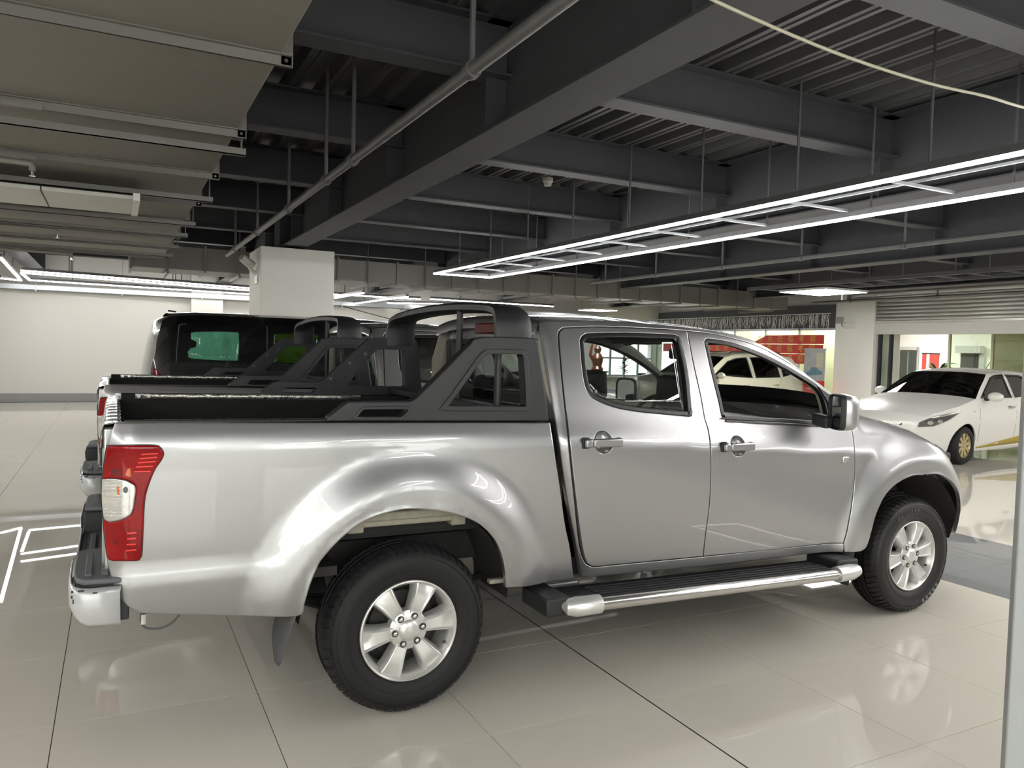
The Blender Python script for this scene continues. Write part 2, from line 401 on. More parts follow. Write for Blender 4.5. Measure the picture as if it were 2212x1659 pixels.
# --- walls
wb = MB(); WX0, WX1, WZ0, WZ1 = 13.42, 15.75, 0.80, 1.95
wb.box(XL, WX0, YB, YB+0.25, 0, 4.1).box(WX1, XR+0.2, YB, YB+0.25, 0, 4.1).box(WX0, WX1, YB, YB+0.25, 0, WZ0).box(WX0, WX1, YB, YB+0.25, WZ1, 4.1)
struct(wb.build('wall_back', 'wall_white', ang=0))
struct(MB().box(XL-0.25, XL, YF, YB, 0, 4.1).build('wall_left', 'wall_white', ang=0))
wfm = MB().box(XL, 4.6, YF-0.25, YF, 0, 0.75).box(XL, 4.6, YF-0.25, YF, 2.7, 4.1); struct(MB().box(4.6, XR+0.2, YF-0.25, YF, 0, 4.1).build('wall_front', 'wall_darkened', ang=0)); FWX = [(-8.2, -4.3), (-3.7, 0.2), (0.8, 3.9)]  # window spans kept left so the load bed reflects brighter than the doors
for a, b in zip([XL]+[q[1] for q in FWX], [q[0] for q in FWX]+[4.6]): wfm.box(a, b, YF-0.25, YF, 0.75, 2.7)
struct(wfm.build('wall_front', 'wall_white', ang=0))
for a, b in FWX:
    w5 = thing('window_added', None, None, kind='structure')  # windows invented behind the viewer to throw daylight on the truck side
    for k in range(4):
        x = a+(b-a)*k/3; rbox(x-0.035, x+0.035, YF-0.12, YF-0.05, 0.75, 2.7, 'mullion', 'tray_steel', w5, 0.003)
        if k < 3: MB().box(x+0.035, x+(b-a)/3-0.035, YF-0.09, YF-0.084, 0.8, 2.65).build('pane', 'glass_clear', w5, ang=0)
    for z in (0.775, 2.675): rbox(a, b, YF-0.12, YF-0.05, z-0.025, z+0.025, 'transom', 'tray_steel', w5, 0.003)
struct(MB().box(XL, WX0-0.1, YB-0.025, YB, 0, 0.215).build('baseboard_back', 'base_grey', bevel=0.004))
struct(rbox(0.62, 1.40, YB-0.28, YB+0.02, 0, 3.9, 'pilaster', 'wall_white', None, 0.003))
w1 = thing('window_1', None, None, kind='structure')
for k in range(5):
    x = WX0+(WX1-WX0)*k/4; rbox(x-0.035, x+0.035, YB-0.01, YB+0.05, WZ0, WZ1, 'mullion', 'tray_steel', w1, 0.003)
for z in (WZ0+0.02, 1.42, WZ1-0.02): rbox(WX0, WX1, YB-0.008, YB+0.045, z-0.025, z+0.025, 'transom', 'tray_steel', w1, 0.003)
for k in range(4):
    a = WX0+(WX1-WX0)*k/4+0.035; b = WX0+(WX1-WX0)*(k+1)/4-0.035
    for z0, z1 in ((WZ0+0.045, 1.395), (1.445, WZ1-0.045)): MB().box(a, b, YB+0.015, YB+0.021, z0, z1).build('pane', 'glass_clear', w1, ang=0)
rbox(WX0-0.1, WX1+0.05, YB-0.12, YB, WZ0-0.05, WZ0, 'window_sill', 'white_plastic', w1, 0.006)
# --- wall on the right: column, shutter opening, glass front
wr = MB(); wr.box(XR, XR+0.25, YF, 4.6, 0, 4.1).box(XR, XR+0.25, 4.6, 10.1, 3.25, 4.1).box(XR+0.05, XR+0.3, 11.3, YB, 3.0, 4.1)
struct(wr.build('wall_right', 'wall_white', ang=0))
struct(rbox(XR-0.12, XR+0.9, 10.12, 11.3, 0, 3.12, 'column', 'column_white', None, 0.006))
sh = thing('rolling_shutter', 'galvanised rolling shutter half lowered over the wide opening behind the white car', 'shutter', (XR-0.05, 7.6, 2.55))
for k in range(8):
    z = 0.02+k*0.092
    rows = [[(-0.022*sin(pi*t)-0.004 if 0 < t < 1 else 0.004, yy, z+0.088*t) for t in (0, 0.08, 0.25, 0.5, 0.75, 0.92, 1)] for yy in (-3.0, 3.42)]
    MB().loft(rows).build('slat', 'galv', sh, ang=50, solid=0.004)
rbox(-0.02, 0.03, -3.0, 3.42, -0.035, 0.022, 'bottom_bar', 'galv', sh, 0.004)
rbox(-0.06, 0.06, 3.40, 3.52, -0.05, 0.85, 'guide_rail', 'white_plastic', sh, 0.004)
rbox(-0.10, 0.35, -3.0, 3.5, 0.75, 1.25, 'hood_box', 'duct_metal', sh, 0.006)
rbox(XR-0.03, XR+0.2, 4.6, 10.12, 2.24, 2.55, 'trim_1', 'wall_white', None, 0.004)['kind'] = 'structure'
# lobby beyond the opening
struct(MB().box(22.2, 22.4, 4, 16.5, 0, 3.2).build('wall_lobby', 'wall_white', ang=0))
struct(MB().box(17.5, 22.4, 16.3, 16.5, 0, 3.2).box(XR+0.2, 22.4, 3.8, 4.0, 0, 3.2).build('wall_side', 'wall_white', ang=0))
struct(MB().box(XR+0.2, 22.4, 3.8, 19.2, 3.0, 3.2).build('ceiling_lobby', 'wall_white', ang=0))
struct(MB().box(17.3, 17.5, 11.4, 18.95, 0, 3.0).build('wall_stone', 'stone_yellow', ang=0))
def flatlight(name, label, x, y, sx, sy, z, n=1, group=None, short=False):
    t = thing(name, label, 'ceiling light', (x, y, z), 0, group)
    MB().box(-sx/2, sx/2, -sy/2, sy/2, 0.006, 0.05).build('frame', 'white_plastic', t, ang=0)
    for i in range(n):
        for j in range(n):
            a = -sx/2+sx*i/n; b = -sy/2+sy*j/n
            MB().box(a+0.02, a+sx/n-0.02, b+0.02, b+sy/n-0.02, 0, 0.008).build('diffuser', 'panel_white', t, ang=0)
    for i in (-1, 1):
        for j in (-1, 1): MB().cyl((i*sx*0.4, j*sy*0.4, 0.05), (i*sx*0.4, j*sy*0.4, ZD-z if (z < 2.98 and not short) else 0.055), 0.006, n=6).build('rod', 'rod_grey', t)
    return t
flatlight('panel_light', 'square bright panel light hanging above the parked pale SUV', 11.75, 8.15, 1.2, 1.2, 2.94, 2, None, True)
flatlight('panel_light', 'small bright flat panel light hung beyond the air duct, above the truck roof', 12.3, 17.3, 0.9, 0.9, 2.9, 1)
for k, y in enumerate((6.2, 9.0, 12.6)):
    flatlight('panel_light', ('added square panel light, unseen in the lobby ceiling above the olive wall', 'added square panel light, unseen in the lobby ceiling before the signboard', 'added square panel light, unseen in the lobby ceiling before the red door')[k], 20.2, y, 1.1, 1.1, 2.985, 1, 'added panel lights in the lobby ceiling')  # unseen panels added to light the lobby
for k, y in enumerate((12.4, 14.9, 17.4)): flatlight('panel_light', ('added panel light hidden behind the red banners, beside the right column', 'added panel light hidden behind the glass front, middle one', 'added panel light hidden behind the glass front, beside the far wall')[k], 16.75, y, 0.7, 1.2, 2.985, 1)  # hidden panels added to light the stone wall behind the banners
# glass front with banners
gf = thing('window_2', None, None, kind='structure')
for k in range(7):
    y = 11.32+k*1.28; rbox(XR-0.03, XR+0.03, y-0.025, y+0.025, 0, 2.42, 'mullion', 'tray_steel', gf, 0.003)
    if k < 6: MB().box(XR-0.005, XR+0.005, y+0.025, y+1.255, 0.06, 2.37).build('pane', 'glass_store', gf, ang=0)
for z in (0.03, 2.395): rbox(XR-0.03, XR+0.03, 11.3, YB, z-0.03, z+0.03, 'transom', 'tray_steel', gf, 0.003)
struct(MB().box(XR+0.0, XR+0.05, 11.3, YB, 2.42, 3.05).build('trim_2', 'steel_dark', ang=0))
def banner(label, y0, y1, z0, z1, txt, cut=0.0):
    t = thing('banner', label, 'banner', (XR-0.06, (y0+y1)/2, (z0+z1)/2), 0, 'red banners on the glass front')
    h = (y1-y0)/2; v = (z1-z0)/2
    MB().prism([(0, -h, -v), (0, h, -v), (0, h-cut, v), (0, -h, v)], (0.006, 0, 0)).build('cloth', 'banner_red', t, ang=0)
    n = len(txt); st = 0.39
    for i, ch in enumerate(txt):
        me = text_mesh(ch, 0.215, 0.002, res=1); me.transform(Matrix(((0, 0, -1, -0.002), (-1, 0, 0, -h+0.38+(n-1-i)*st), (0, 1, 0, 0), (0, 0, 0, 1))))
        link('character', me, 'banner_gold', t)
banner('topmost red banner with gold characters on the glass front', 11.70, 14.4, 1.985, 2.235, '余总莅临考察', 0.62)
banner('middle red banner with gold characters on the glass front', 11.72, 14.6, 1.715, 1.97, '宋总莅临考察')
banner('lowest red banner with gold characters on the glass front', 12.1, 14.6, 1.43, 1.70, '王总莅临考察')
banner('wide red banner on the glass seen through the front window of the near truck', 14.7, 18.6, 1.70, 1.97, '热烈欢迎各位领导')
ps = thing('poster_stand', 'roll-up poster stand with a blue car picture over a red lower half', 'poster', (XR-0.55, 11.55, 0))
rbox(-0.02, 0.02, -0.37, 0.37, 0.0, 0.05, 'foot', 'tray_steel', ps); MB().box(-0.006, 0.0, -0.35, 0.35, 1.0, 1.84).build('upper_print', 'poster_grey', ps, ang=0)
MB().box(-0.006, 0.0, -0.35, 0.35, 0.05, 1.0).build('lower_print', 'banner_red', ps, ang=0)
rbox(-0.012, 0.012, -0.36, 0.36, 1.83, 1.86, 'top_bar', 'tray_steel', ps, 0.003)
pic = MB(); pic.prism([(0, -0.26, 1.17), (0, 0.24, 1.12), (0, 0.27, 1.22), (0, 0.16, 1.26), (0, 0.08, 1.36), (0, -0.08, 1.35), (0, -0.16, 1.27), (0, -0.28, 1.25)], (-0.009, 0, 0)); pic.build('car_picture', 'poster_blue', ps, ang=0)
MB().box(-0.010, -0.007, -0.28, -0.06, 1.36, 1.74).build('print_block', 'stone_yellow', ps, ang=0)
for y, z in ((0.1, 0.62), (0.0, 0.62), (-0.1, 0.62), (-0.05, 0.5)): MB().cyl((-0.006, y, z), (-0.01, y, z), 0.018, n=10).build('print_dot', 'white_plastic', ps)
for z in (0.9, 0.78): MB().box(-0.010, -0.006, -0.2, 0.2, z, z+0.018).build('print_line', 'white_plastic', ps, ang=0)
ic = MB(); rnd = random.Random(3)
for k in range(330):
    y = 11.42+7.5*(k/330)+rnd.uniform(-0.02, 0.02); z = 2.80-0.06*rnd.random(); x = XR-0.25+rnd.uniform(-0.08, 0.08); L = rnd.uniform(0.10, 0.42); pts = []
    for i in range(5): pts.append((x+rnd.uniform(-0.018, 0.018), y+rnd.uniform(-0.022, 0.022), z-L*i/4))
    ic.tube(pts, 0.0055, 4)
ic.tube([(XR-0.25, 11.35, 2.80), (XR-0.25, 18.95, 2.80)], 0.012, 6)
tag(ic.build('icicle_string_curtain', 'white_plastic', ang=0), 'curtain of kinked white icicle light strings hanging above the glass front', 'light strings', kind='stuff')
# lobby furniture seen past the white car
def lob(y0, y1, z0, z1, name, m, parent, x=22.18, d=0.05): return rbox(x-d, x, y0, y1, z0, z1, name, m, parent, 0.004)
rd = thing('door_2', None, None, kind='structure')
lob(12.98, 13.13, 0, 1.84, 'red_leaf', 'banner_red', rd); lob(12.88, 12.98, 0, 1.84, 'white_stile', 'white_plastic', rd); lob(12.59, 12.88, 0, 1.82, 'red_leaf', 'banner_red', rd); lob(12.57, 13.15, 1.82, 1.87, 'head', 'door_dark', rd)
lob(12.62, 12.86, 1.28, 1.42, 'sign_strip', 'poster_grey', rd, 22.12, 0.01)
dd = thing('door_3', None, None, kind='structure')
lob(11.5, 11.85, 0, 1.84, 'leaf', 'door_dark', dd); lob(11.28, 11.5, 0, 1.84, 'leaf', 'under', dd); lob(11.12, 11.28, 0, 1.86, 'jamb', 'door_grey', dd)
lob(11.15, 11.93, 1.88, 2.10, 'signboard', 'door_grey', None, 22.15, 0.2); tag(bpy.data.objects['signboard'], 'plain grey signboard mounted over the dark lobby doors', 'sign')
gd = thing('door_4', None, None, kind='structure')
for a, b in ((13.30, 13.62), (13.62, 13.93)): MB().box(22.1, 22.11, a+0.02, b-0.02, 0.05, 1.9).build('pane', 'glass_tint', gd, ang=0)
lob(13.28, 13.95, 1.95, 2.06, 'door_track', 'door_grey', gd, 22.15, 0.12); lob(13.28, 13.32, 0, 2, 'frame', 'tray_steel', gd); lob(13.90, 13.95, 0, 2, 'frame', 'tray_steel', gd); lob(13.6, 13.64, 0, 2, 'frame', 'tray_steel', gd)
MB().box(22.15, 22.19, 13.32, 13.9, 0, 1.95).build('dark_room', 'door_grey', gd, ang=0)
pl = thing('potted_palm', 'dark green potted palm standing in the lobby behind the white car', 'plant', (20.9, 11.72, 0))
MB().lathe([(0, 0), (0.15, 0), (0.2, 0.5), (0.18, 0.5), (0.17, 0.46), (0, 0.46)], (0, 0, 0), 'z', 20).build('pot', 'white_plastic', pl)
MB().tube([(0, 0, 0.45), (0.02, 0.01, 0.9), (0, 0, 1.3)], 0.035, 8).build('stem', 'wood_red', pl)
for k in range(16):
    a = 2*pi*k/16+rnd.uniform(-.2, .2); r = rnd.uniform(0.32, 0.55); up = rnd.uniform(0.15, 0.5); rows = []
    for i in range(7):
        t = i/6; c = Vector((cos(a)*r*t, sin(a)*r*t, 1.2+up*sin(pi*0.6*t)-0.12*t*t)); wd = 0.055*sin(pi*min(1, 0.12+0.88*t))+0.002; s = Vector((-sin(a), cos(a), 0))
        rows.append([tuple(c-s*wd-Vector((0, 0, wd*0.5))), tuple(c), tuple(c+s*wd-Vector((0, 0, wd*0.5)))])
    MB().loft(rows).build('leaf', 'leaf', pl, ang=0)
gp = thing('window_3', None, None, kind='structure')
for k in range(4):
    y = 6.2+k*1.1; rbox(17.97, 18.03, y-0.03, y+0.03, 0, 2.9, 'mullion', 'stone_yellow', gp, 0.003)
    if k < 3: MB().box(17.995, 18.005, y+0.03, y+1.07, 0.02, 2.9).build('pane', 'glass_store', gp, ang=0)
struct(MB().box(19.6, 19.8, 4.0, 9.4, 0, 3.0).build('wall_inner', 'stone_yellow', ang=0))
for k, y in enumerate((10.03, 9.72)): struct(rbox(XR-0.02, XR+0.08, y-0.03, y+0.03, 0, 2.24, 'trim_3', 'ink', None, 0.003))
sgl = struct(MB().box(XR+0.03, XR+0.04, 9.75, 10.0, 0, 2.24).build('pane_fixed', 'glass_store', ang=0)); sgl.name = 'window_4'

# --- white clad column, girders, beams, deck
CX0, CX1, CY0, CZ = 0.88, 2.03, 9.5, 3.11
colm = struct(rbox(CX0, CX1, CY0, CY0+1.17, 0, CZ, 'column', 'column_white', None, 0.008))
rbox(1.22, 1.62, CY0+0.35, CY0+0.8, CZ-0.02, ZD, 'steel_core', 'steel_dark', colm, 0.004)
ceil = MB(); P = []; xx = -9.2; ph = 0
while xx < 16.4:
    P += [(xx, ZD+0.075), (xx+0.11, ZD+0.075), (xx+0.15, ZD), (xx+0.19, ZD), (xx+0.20, ZD+0.012), (xx+0.22, ZD+0.012), (xx+0.23, ZD), (xx+0.27, ZD)]; xx += 0.31
ceil.loft([[(x, YF-0.2, z) for x, z in P], [(x, YB+0.2, z) for x, z in P]]); ceil.box(-9.2, 16.4, YF-0.2, YB+0.2, ZD+0.09, ZD+0.3)
ceiling = struct(ceil.build('ceiling', 'deck_steel', ang=20))
def ibeam(name, ax, c, a0, a1, zb, w, stiff=()):
    """I-beam along axis ax at the cross position c."""
    m = MB(); t = 0.018; h = w/2
    def bx(c0, c1, z0, z1, p0=a0, p1=a1): m.box(p0, p1, c0, c1, z0, z1) if ax == 'x' else m.box(c0, c1, p0, p1, z0, z1)
    bx(c-h, c+h, zb, zb+t); bx(c-h, c+h, ZD-t, ZD-0.001); bx(c-0.008, c+0.008, zb+t, ZD-t)
    o = m.build(name, 'steel_dark', ceiling, ang=0)
    for s in stiff:
        q = MB(); (q.box(s-0.007, s+0.007, c-h+0.01, c+h-0.01, zb+t, ZD-t) if ax == 'x' else q.box(c-h+0.01, c+h-0.01, s-0.007, s+0.007, zb+t, ZD-t)).build('stiffener', 'steel_dark', o, ang=0)
    return o
BY = [-7.2, -4.9, -2.6, -0.22, 2.05, 4.35, 6.65, 8.95, 11.3, 13.6, 15.9, 18.2]
GXs = [-6.95, -2.78, 1.40, 5.62, 9.85, 14.1]
for gx in GXs: ibeam('girder', 'y', gx, YF, YB, 3.15, 0.36, [b for b in BY])
for by in BY:
    for a, b in zip([XL]+GXs, GXs+[XR]):
        ibeam('cross_beam', 'x', by, a+0.012, b-0.012, 3.55, 0.22)
# --- pipes with hangers
def pipe(label, pts, r, hang, m='pipe_grey', name='sprinkler_pipe', group=None):
    t = thing(name, label, 'pipe', pts[0], 0, group); o = Vector(pts[0])
    MB().tube([Vector(p)-o for p in pts], r, 14).build('pipe', m, t)
    for p in hang:
        q = Vector(p)-o; top = ZD-o.z
        MB().cyl(q+Vector((0, 0, r)), (q.x, q.y, top), 0.016, n=8).build('rod', 'rod_grey', t)
        d = (Vector(pts[-1])-o).normalized(); MB().cyl(q-d*0.03, q+d*0.03, r+0.012, n=14).build('clamp', 'rod_grey', t)
    return t
pipe('long grey pipe slung left of the main girder', [(0.46, 10.2, 3.0), (0.46, -3.0, 3.0)], 0.034, [(0.46, y, 3.0) for y in (9.2, 7.2, 5.2, 3.6, 2.75, 0.55, -2)])
pipe('grey pipe slung beyond the paired lamp tubes', [(7.45, 10.2, 3.0), (7.45, -6, 3.0)], 0.034, [(7.45, y, 3.0) for y in (9.7, 8.1, 6.4, 4.8, 3.2, 1.6, 0)])
pipe('thin pipe running in front of the rolling shutter', [(15.2, 11.5, 3.05), (15.2, 2, 3.05)], 0.03, [(15.2, y, 3.05) for y in (10.3, 8.0, 5.6)])
# --- air ducts
DZ, DX = 2.85, -0.5
du = thing('air_duct', 'wide flat grey air duct with cross flanges at the upper left', 'duct', (DX, 0, DZ))
YS = [-0.90, 0.43, 1.78, 3.12, 4.42, 5.67, 6.95, 8.2, 9.5]
for a, b in zip(YS[:-1], YS[1:]):
    MB().box(-4.2, 0, a+0.001, b-0.001, 0, 0.38).build('panel', 'duct_grey', du, 0.004)
for y in YS:
    f = MB(); f.box(-4.25, 0.045, y-0.025, y+0.025, -0.006, 0.0).box(-4.25, 0.045, y-0.004, y+0.004, -0.05, 0.0).box(0, 0.05, y-0.004, y+0.004, -0.05, 0.42).box(0, 0.006, y-0.025, y+0.025, 0, 0.42).box(-4.25, 0.045, y-0.012, y+0.012, -0.05, -0.045)
    f.build('flange', 'duct_metal', du, ang=0)
    MB().cyl((0.02, y-0.004, -0.025), (0.02, y-0.012, -0.025), 0.009, n=8).build('bolt', 'chrome', du)
    MB().box(-1.45+(y*0.13 % 0.3), -1.22+(y*0.13 % 0.3), y-0.028, y+0.006, -0.056, -0.03).build('clip', 'duct_metal', du, ang=0)
for k, y in enumerate((2.02, 3.86, 5.4, 6.35, 7.6, 8.7)):
    hg = thing('duct_support', '%s steel channel with hanger rods carrying the wide flat duct, counted from the viewer' % ('first', 'second', 'third', 'fourth', 'fifth', 'sixth')[k], 'support', (DX, y, DZ-0.10), 0, 'channels under the wide duct')
    MB().box(-4.3, 0.08, -0.022, 0.022, 0.0, 0.006).box(-4.3, 0.08, -0.022, -0.016, 0, 0.045).box(-4.3, 0.08, 0.016, 0.022, 0, 0.045).build('channel', 'duct_metal', hg, ang=0)
    MB().cyl((0.055, 0, 0.0), (0.055, 0, ZD-DZ+0.1), 0.006, n=6).build('rod', 'rod_grey', hg)
for k, (u, v) in enumerate(((60, 352), (118, 497), (150, 548))):
    p = onz(u, v, 2.66); lab = ('sprinkler branch pipe with elbow under the duct, nearest one', 'sprinkler branch pipe with elbow under the duct, middle one', 'sprinkler branch pipe with elbow under the duct, farthest one')[k]
    t = thing('sprinkler_branch', lab, 'pipe', tuple(p), 0, 'sprinkler branches under the wide duct')
    MB().cyl((-4, 0, 0), (-0.01, 0, 0), 0.017, n=12).build('pipe', 'duct_grey', t)
    MB().tube([(-0.035, 0, 0), (0.0, 0, 0), (0.016, 0, -0.005), (0.023, 0, -0.02), (0.023, 0, -0.045)], 0.019, 10).build('elbow', 'duct_metal', t)
    MB().cyl((0.023, 0, -0.045), (0.023, 0, -0.075), 0.009, n=8).build('head', 'chrome', t); MB().cyl((0.023, 0, -0.075), (0.023, 0, -0.078), 0.019, n=12).build('deflector', 'chrome', t)
fx = thing('panel_light', 'unlit long off-white panel fixture hung under the wide duct', 'ceiling light', (-0.99, 3.66, 2.68))
for k in range(3): MB().box(-0.02-(k+1)*0.62, -0.03-k*0.62, 0, 0.82, 0, 0.03).build('diffuser', 'panel_off', fx, 0.003)
rbox(-0.03, 0.02, -0.01, 0.83, -0.01, 0.05, 'end_cap', 'white_plastic', fx, 0.003)
for x in (-0.3, -1.6): MB().cyl((x, 0.4, 0.03), (x, 0.4, 0.12), 0.006, n=6).build('rod', 'rod_grey', fx)
dx = thing('air_duct', 'long grey air duct running behind the white column towards the shutter', 'duct', (0, 12.35, 2.9))
for k in range(13):
    a = -0.9+k*1.24; MB().box(a+0.002, a+1.238, 0, 1.1, 0, 0.42).build('panel', 'duct_metal', dx, 0.003)
    MB().box(a-0.02, a+0.02, -0.035, 1.135, -0.035, 0.455).build('flange', 'duct_metal', dx, 0.002)
    MB().cyl((a+0.6, -0.05, -0.07), (a+0.6, -0.05, ZD-2.9), 0.012, n=6).build('rod', 'rod_grey', dx); MB().box(a+0.575, a+0.625, -0.08, 1.18, -0.09, -0.045).build('bearer', 'duct_metal', dx, ang=0)
# --- cable tray along the far wall and mesh tray at the right
tr = thing('cable_tray', 'galvanised cable tray running along the far white wall', 'cable tray', (-9, YB-0.35, 2.72))
MB().box(0, 22.5, 0, 0.28, 0, 0.006).box(0, 22.5, 0, 0.005, 0, 0.12).box(0, 22.5, 0.275, 0.28, 0, 0.12).build('trough', 'tray_steel', tr, ang=0)
for k in range(12): MB().box(0.6+k*1.85, 0.63+k*1.85, -0.02, 0.3, -0.03, 0.0).cyl((0.615+k*1.85, -0.01, -0.03), (0.615+k*1.85, -0.01, 1.2), 0.006, n=6).build('hanger', 'tray_steel', tr, ang=0)
lt = thing('cable_ladder', 'dark ladder cable tray hung in front of the rolling shutter', 'cable tray', (10.9, -4, 3.0))
for x in (0, 0.9): MB().box(x-0.02, x+0.02, 0, 13.4, 0, 0.07).build('side_rail', 'rod_grey', lt, ang=0)
for k in range(24): MB().box(0.02, 0.88, 0.3+k*0.56, 0.33+k*0.56, 0.02, 0.045).build('rung', 'rod_grey', lt, ang=0)
for k in range(8):
    for x in (0, 0.9): MB().cyl((x, 0.8+k*1.6, 0.07), (x, 0.8+k*1.6, ZD-3.0), 0.011, n=6).build('rod', 'rod_grey', lt)
# --- lamp tubes
def lamp_run(parent, p0, p1, rods=0.0, z0=0.0, lm='led_white'):
    p0 = Vector(p0); p1 = Vector(p1); d = (p1-p0).normalized(); s = Vector((-d.y, d.x, 0)); w = 0.03
    MB().prism([p0-s*w, p0+s*w, p0+s*w+Vector((0, 0, 0.055)), p0-s*w+Vector((0, 0, 0.055))], p1-p0).build('housing', 'housing_grey', parent, ang=0)
    rows = [[tuple(q+s*(w*cos(a))-Vector((0, 0, 0.001+0.024*sin(a)))) for a in [pi*i/6 for i in range(7)]] for q in (p0, p1)]
    m = MB().loft(rows); m.add(rows[0], [tuple(range(7))]).add(rows[1], [tuple(range(6, -1, -1))]); m.build('tube', lm, parent)
    if rods:
        L = (p1-p0).length; n = int(L/rods)
        for k in range(n):
            q = p0+d*(rods*(k+0.4)); MB().cyl(q+Vector((0, 0, 0.055)), (q.x, q.y, ZD-z0), 0.012, n=6).build('rod', 'rod_grey', parent)
def ring(label, x0, x1, y0, y1, z, closed_y1=True, closed_y0=True):
    t = thing('lamp_ring', label, 'ceiling light', (x0, y0, z)); w = x1-x0; L = y1-y0
    lamp_run(t, (0, 0, 0), (0, L, 0), 1.22, z); lamp_run(t, (w, L, 0), (w, 0, 0), 1.3, z)
    if closed_y1: lamp_run(t, (0.026, L-0.026, 0), (w-0.026, L-0.026, 0))
    if closed_y0: lamp_run(t, (0.026, 0.026, 0), (w-0.026, 0.026, 0))
    n = int(L/1.05)
    for k in range(n):
        y = L-0.75-k*1.05; MB().box(0.03, w-0.03, y-0.012, y+0.012, 0.045, 0.07).build('crossbar', 'tray_steel', t, ang=0)
    for q in (0.5,): MB().box(w*q-0.012, w*q+0.012, 0.1, L-0.1, 0.07, 0.09).build('spine', 'tray_steel', t, ang=0)
    return t
ring('long double-tube lamp ring hanging over the right of the near truck', 4.06, 5.17, -3.6, 10.22, 2.96)
ring('added double-tube lamp ring, unseen behind the viewer, in line with the duct', -3.0, -1.9, -8.2, -3.4, 2.96)  # unseen ring added behind the viewer to brighten the near floor
ring('added double-tube lamp ring near the left wall, out of view', -6.0, -4.9, -7.9, 13.0, 2.96)  # out-of-frame ring put in to lift the left floor and far end
ring('added double-tube lamp ring over the truck front side aisle, out of view', 8.6, 9.7, -7.8, 1.2, 2.96)  # added out of view for more light on the right side
ring('added double-tube lamp ring before the wall by the shutter opening, out of view', 12.8, 13.9, -6.5, 2.8, 2.96)  # added beyond the frame edge to brighten the white car
for k, x in enumerate((1.2,)): ring(('added double-tube lamp ring, unseen near the front wall, in line with the truck bed', 'added double-tube lamp ring, unseen near the front wall, in line with the truck doors')[k], x, x+1.1, -8.2, -4.3, 2.96)  # extra ring out of sight, added to light the floor near the viewer
def tubes(label, segs, z=2.9, name='lamp_ring'):
    q = [(onz(a, b, z), onz(c, d, z)) for a, b, c, d in segs]; o = Vector(q[0][0]); t = thing(name, label, 'ceiling light', tuple(o))
    for a, b in q: lamp_run(t, Vector(a)-o, Vector(b)-o, 2.2, z, 'led_soft')
    return t
tubes('angular lamp ring of bright tubes hanging left of the white column', [(45, 583, 700, 634), (0, 555, 45, 605), (0, 600, 45, 605), (62, 604, 705, 645), (47, 590, 62, 603)])
tubes('slightly tilted lone lamp tube just beneath the tubes left of the column', [(45, 588, 690, 638)], name='lamp_tube')
tubes('straight lamp tube directly right of the white column', [(721, 635, 908, 645)], name='lamp_tube')
tubes('straight lamp tube above the roll bar of the near truck', [(930, 645, 1195, 661)], name='lamp_tube')
tubes('lower lamp tube near the far wall right of the column', [(721, 651, 1015, 657)], name='lamp_tube')
tubes('slanting lamp tube crossing the others right of the column, longer one', [(765, 655, 880, 640)], 2.80, name='lamp_tube')
tubes('slanting lamp tube touching the column edge, shorter one', [(724, 643, 785, 632)], 2.80, name='lamp_tube')
# --- small fittings
pts = sm([tuple(onz(u, v, z)) for u, v, z in ((1440, -60, 3.08), (1545, 2, 3.07), (1800, 112, 3.05), (2000, 178, 3.04), (2130, 208, 3.04), (2230, 236, 3.05), (2400, 262, 3.07))])
tag(MB().tube(pts, 0.0075, 6).build('loose_cable', 'cable_cream'), 'cream cable sagging across the steel beams at the upper right', 'cable')
s0 = ony(850, 700, YB-0.02); s1 = ony(886, 712.5, YB-0.02)
sg = thing('restroom_sign', 'small white restroom sign with two figures on the far wall', 'sign', (s0[0], YB-0.012, s1[2]))
sw = s1[0]-s0[0]; shh = s0[2]-s1[2]; rbox(0, sw, -0.012, 0.01, 0, shh, 'plate', 'white_plastic', sg, 0.002)
for k in range(2):
    x = 0.06+k*0.085; m = MB(); m.prism([(x-0.022, -0.013, 0.02), (x+0.022, -0.013, 0.02), (x+0.022, -0.013, 0.085), (x-0.022, -0.013, 0.085)], (0, -0.002, 0)); m.cyl((x, -0.013, 0.105), (x, -0.015, 0.105), 0.014, n=10); m.build('figure', 'ink', sg, ang=0)
me = text_mesh('洗手间', 0.10, 0.001, res=1); me.transform(Matrix(((1, 0, 0, sw*0.68), (0, 0, -1, -0.014), (0, 1, 0, shh*0.5), (0, 0, 0, 1)))); link('lettering', me, 'ink', sg)
tag(rbox(5.22, 6.78, YB-0.03, YB, 1.2, 2.30, 'wall_panel', 'door_grey', None, 0.004), 'pale grey flat board on the far wall behind the restroom sign', 'board')
em = thing('emergency_light', 'small white twin emergency lamp fixed to the right column', 'lamp', (XR-0.14, 10.85, 2.40))
rbox(-0.06, 0.02, -0.16, 0.16, 0, 0.14, 'case', 'white_plastic', em, 0.008); rbox(-0.05, 0.02, 0.2, 0.4, 0.13, 0.30, 'junction_box', 'door_grey', em, 0.008)
MB().tube([(0, 0.25, 0.14), (-0.02, 0.2, 0.05), (0, 0.14, 0.05)], 0.01, 6).build('cable', 'ink', em)
wl = thing('wall_camera', 'white swivel camera bracketed to the left face of the white column', 'camera', (CX0, CY0+0.35, 2.70))
rbox(-0.02, 0.0, -0.12, 0.12, -0.16, 0.1, 'plate', 'white_plastic', wl, 0.004); MB().tube([(-0.02, 0, 0), (-0.10, -0.02, 0.05), (-0.14, -0.04, 0.12)], 0.03, 8).build('arm', 'white_plastic', wl)
MB().cyl((-0.26, -0.1, 0.24), (-0.08, -0.02, 0.12), 0.065, 0.075, n=14).build('body', 'galv', wl)
sd = thing('smoke_detector', 'small white smoke detector under the corrugated deck', 'detector', tuple(onz(1183, 388, 3.93)))
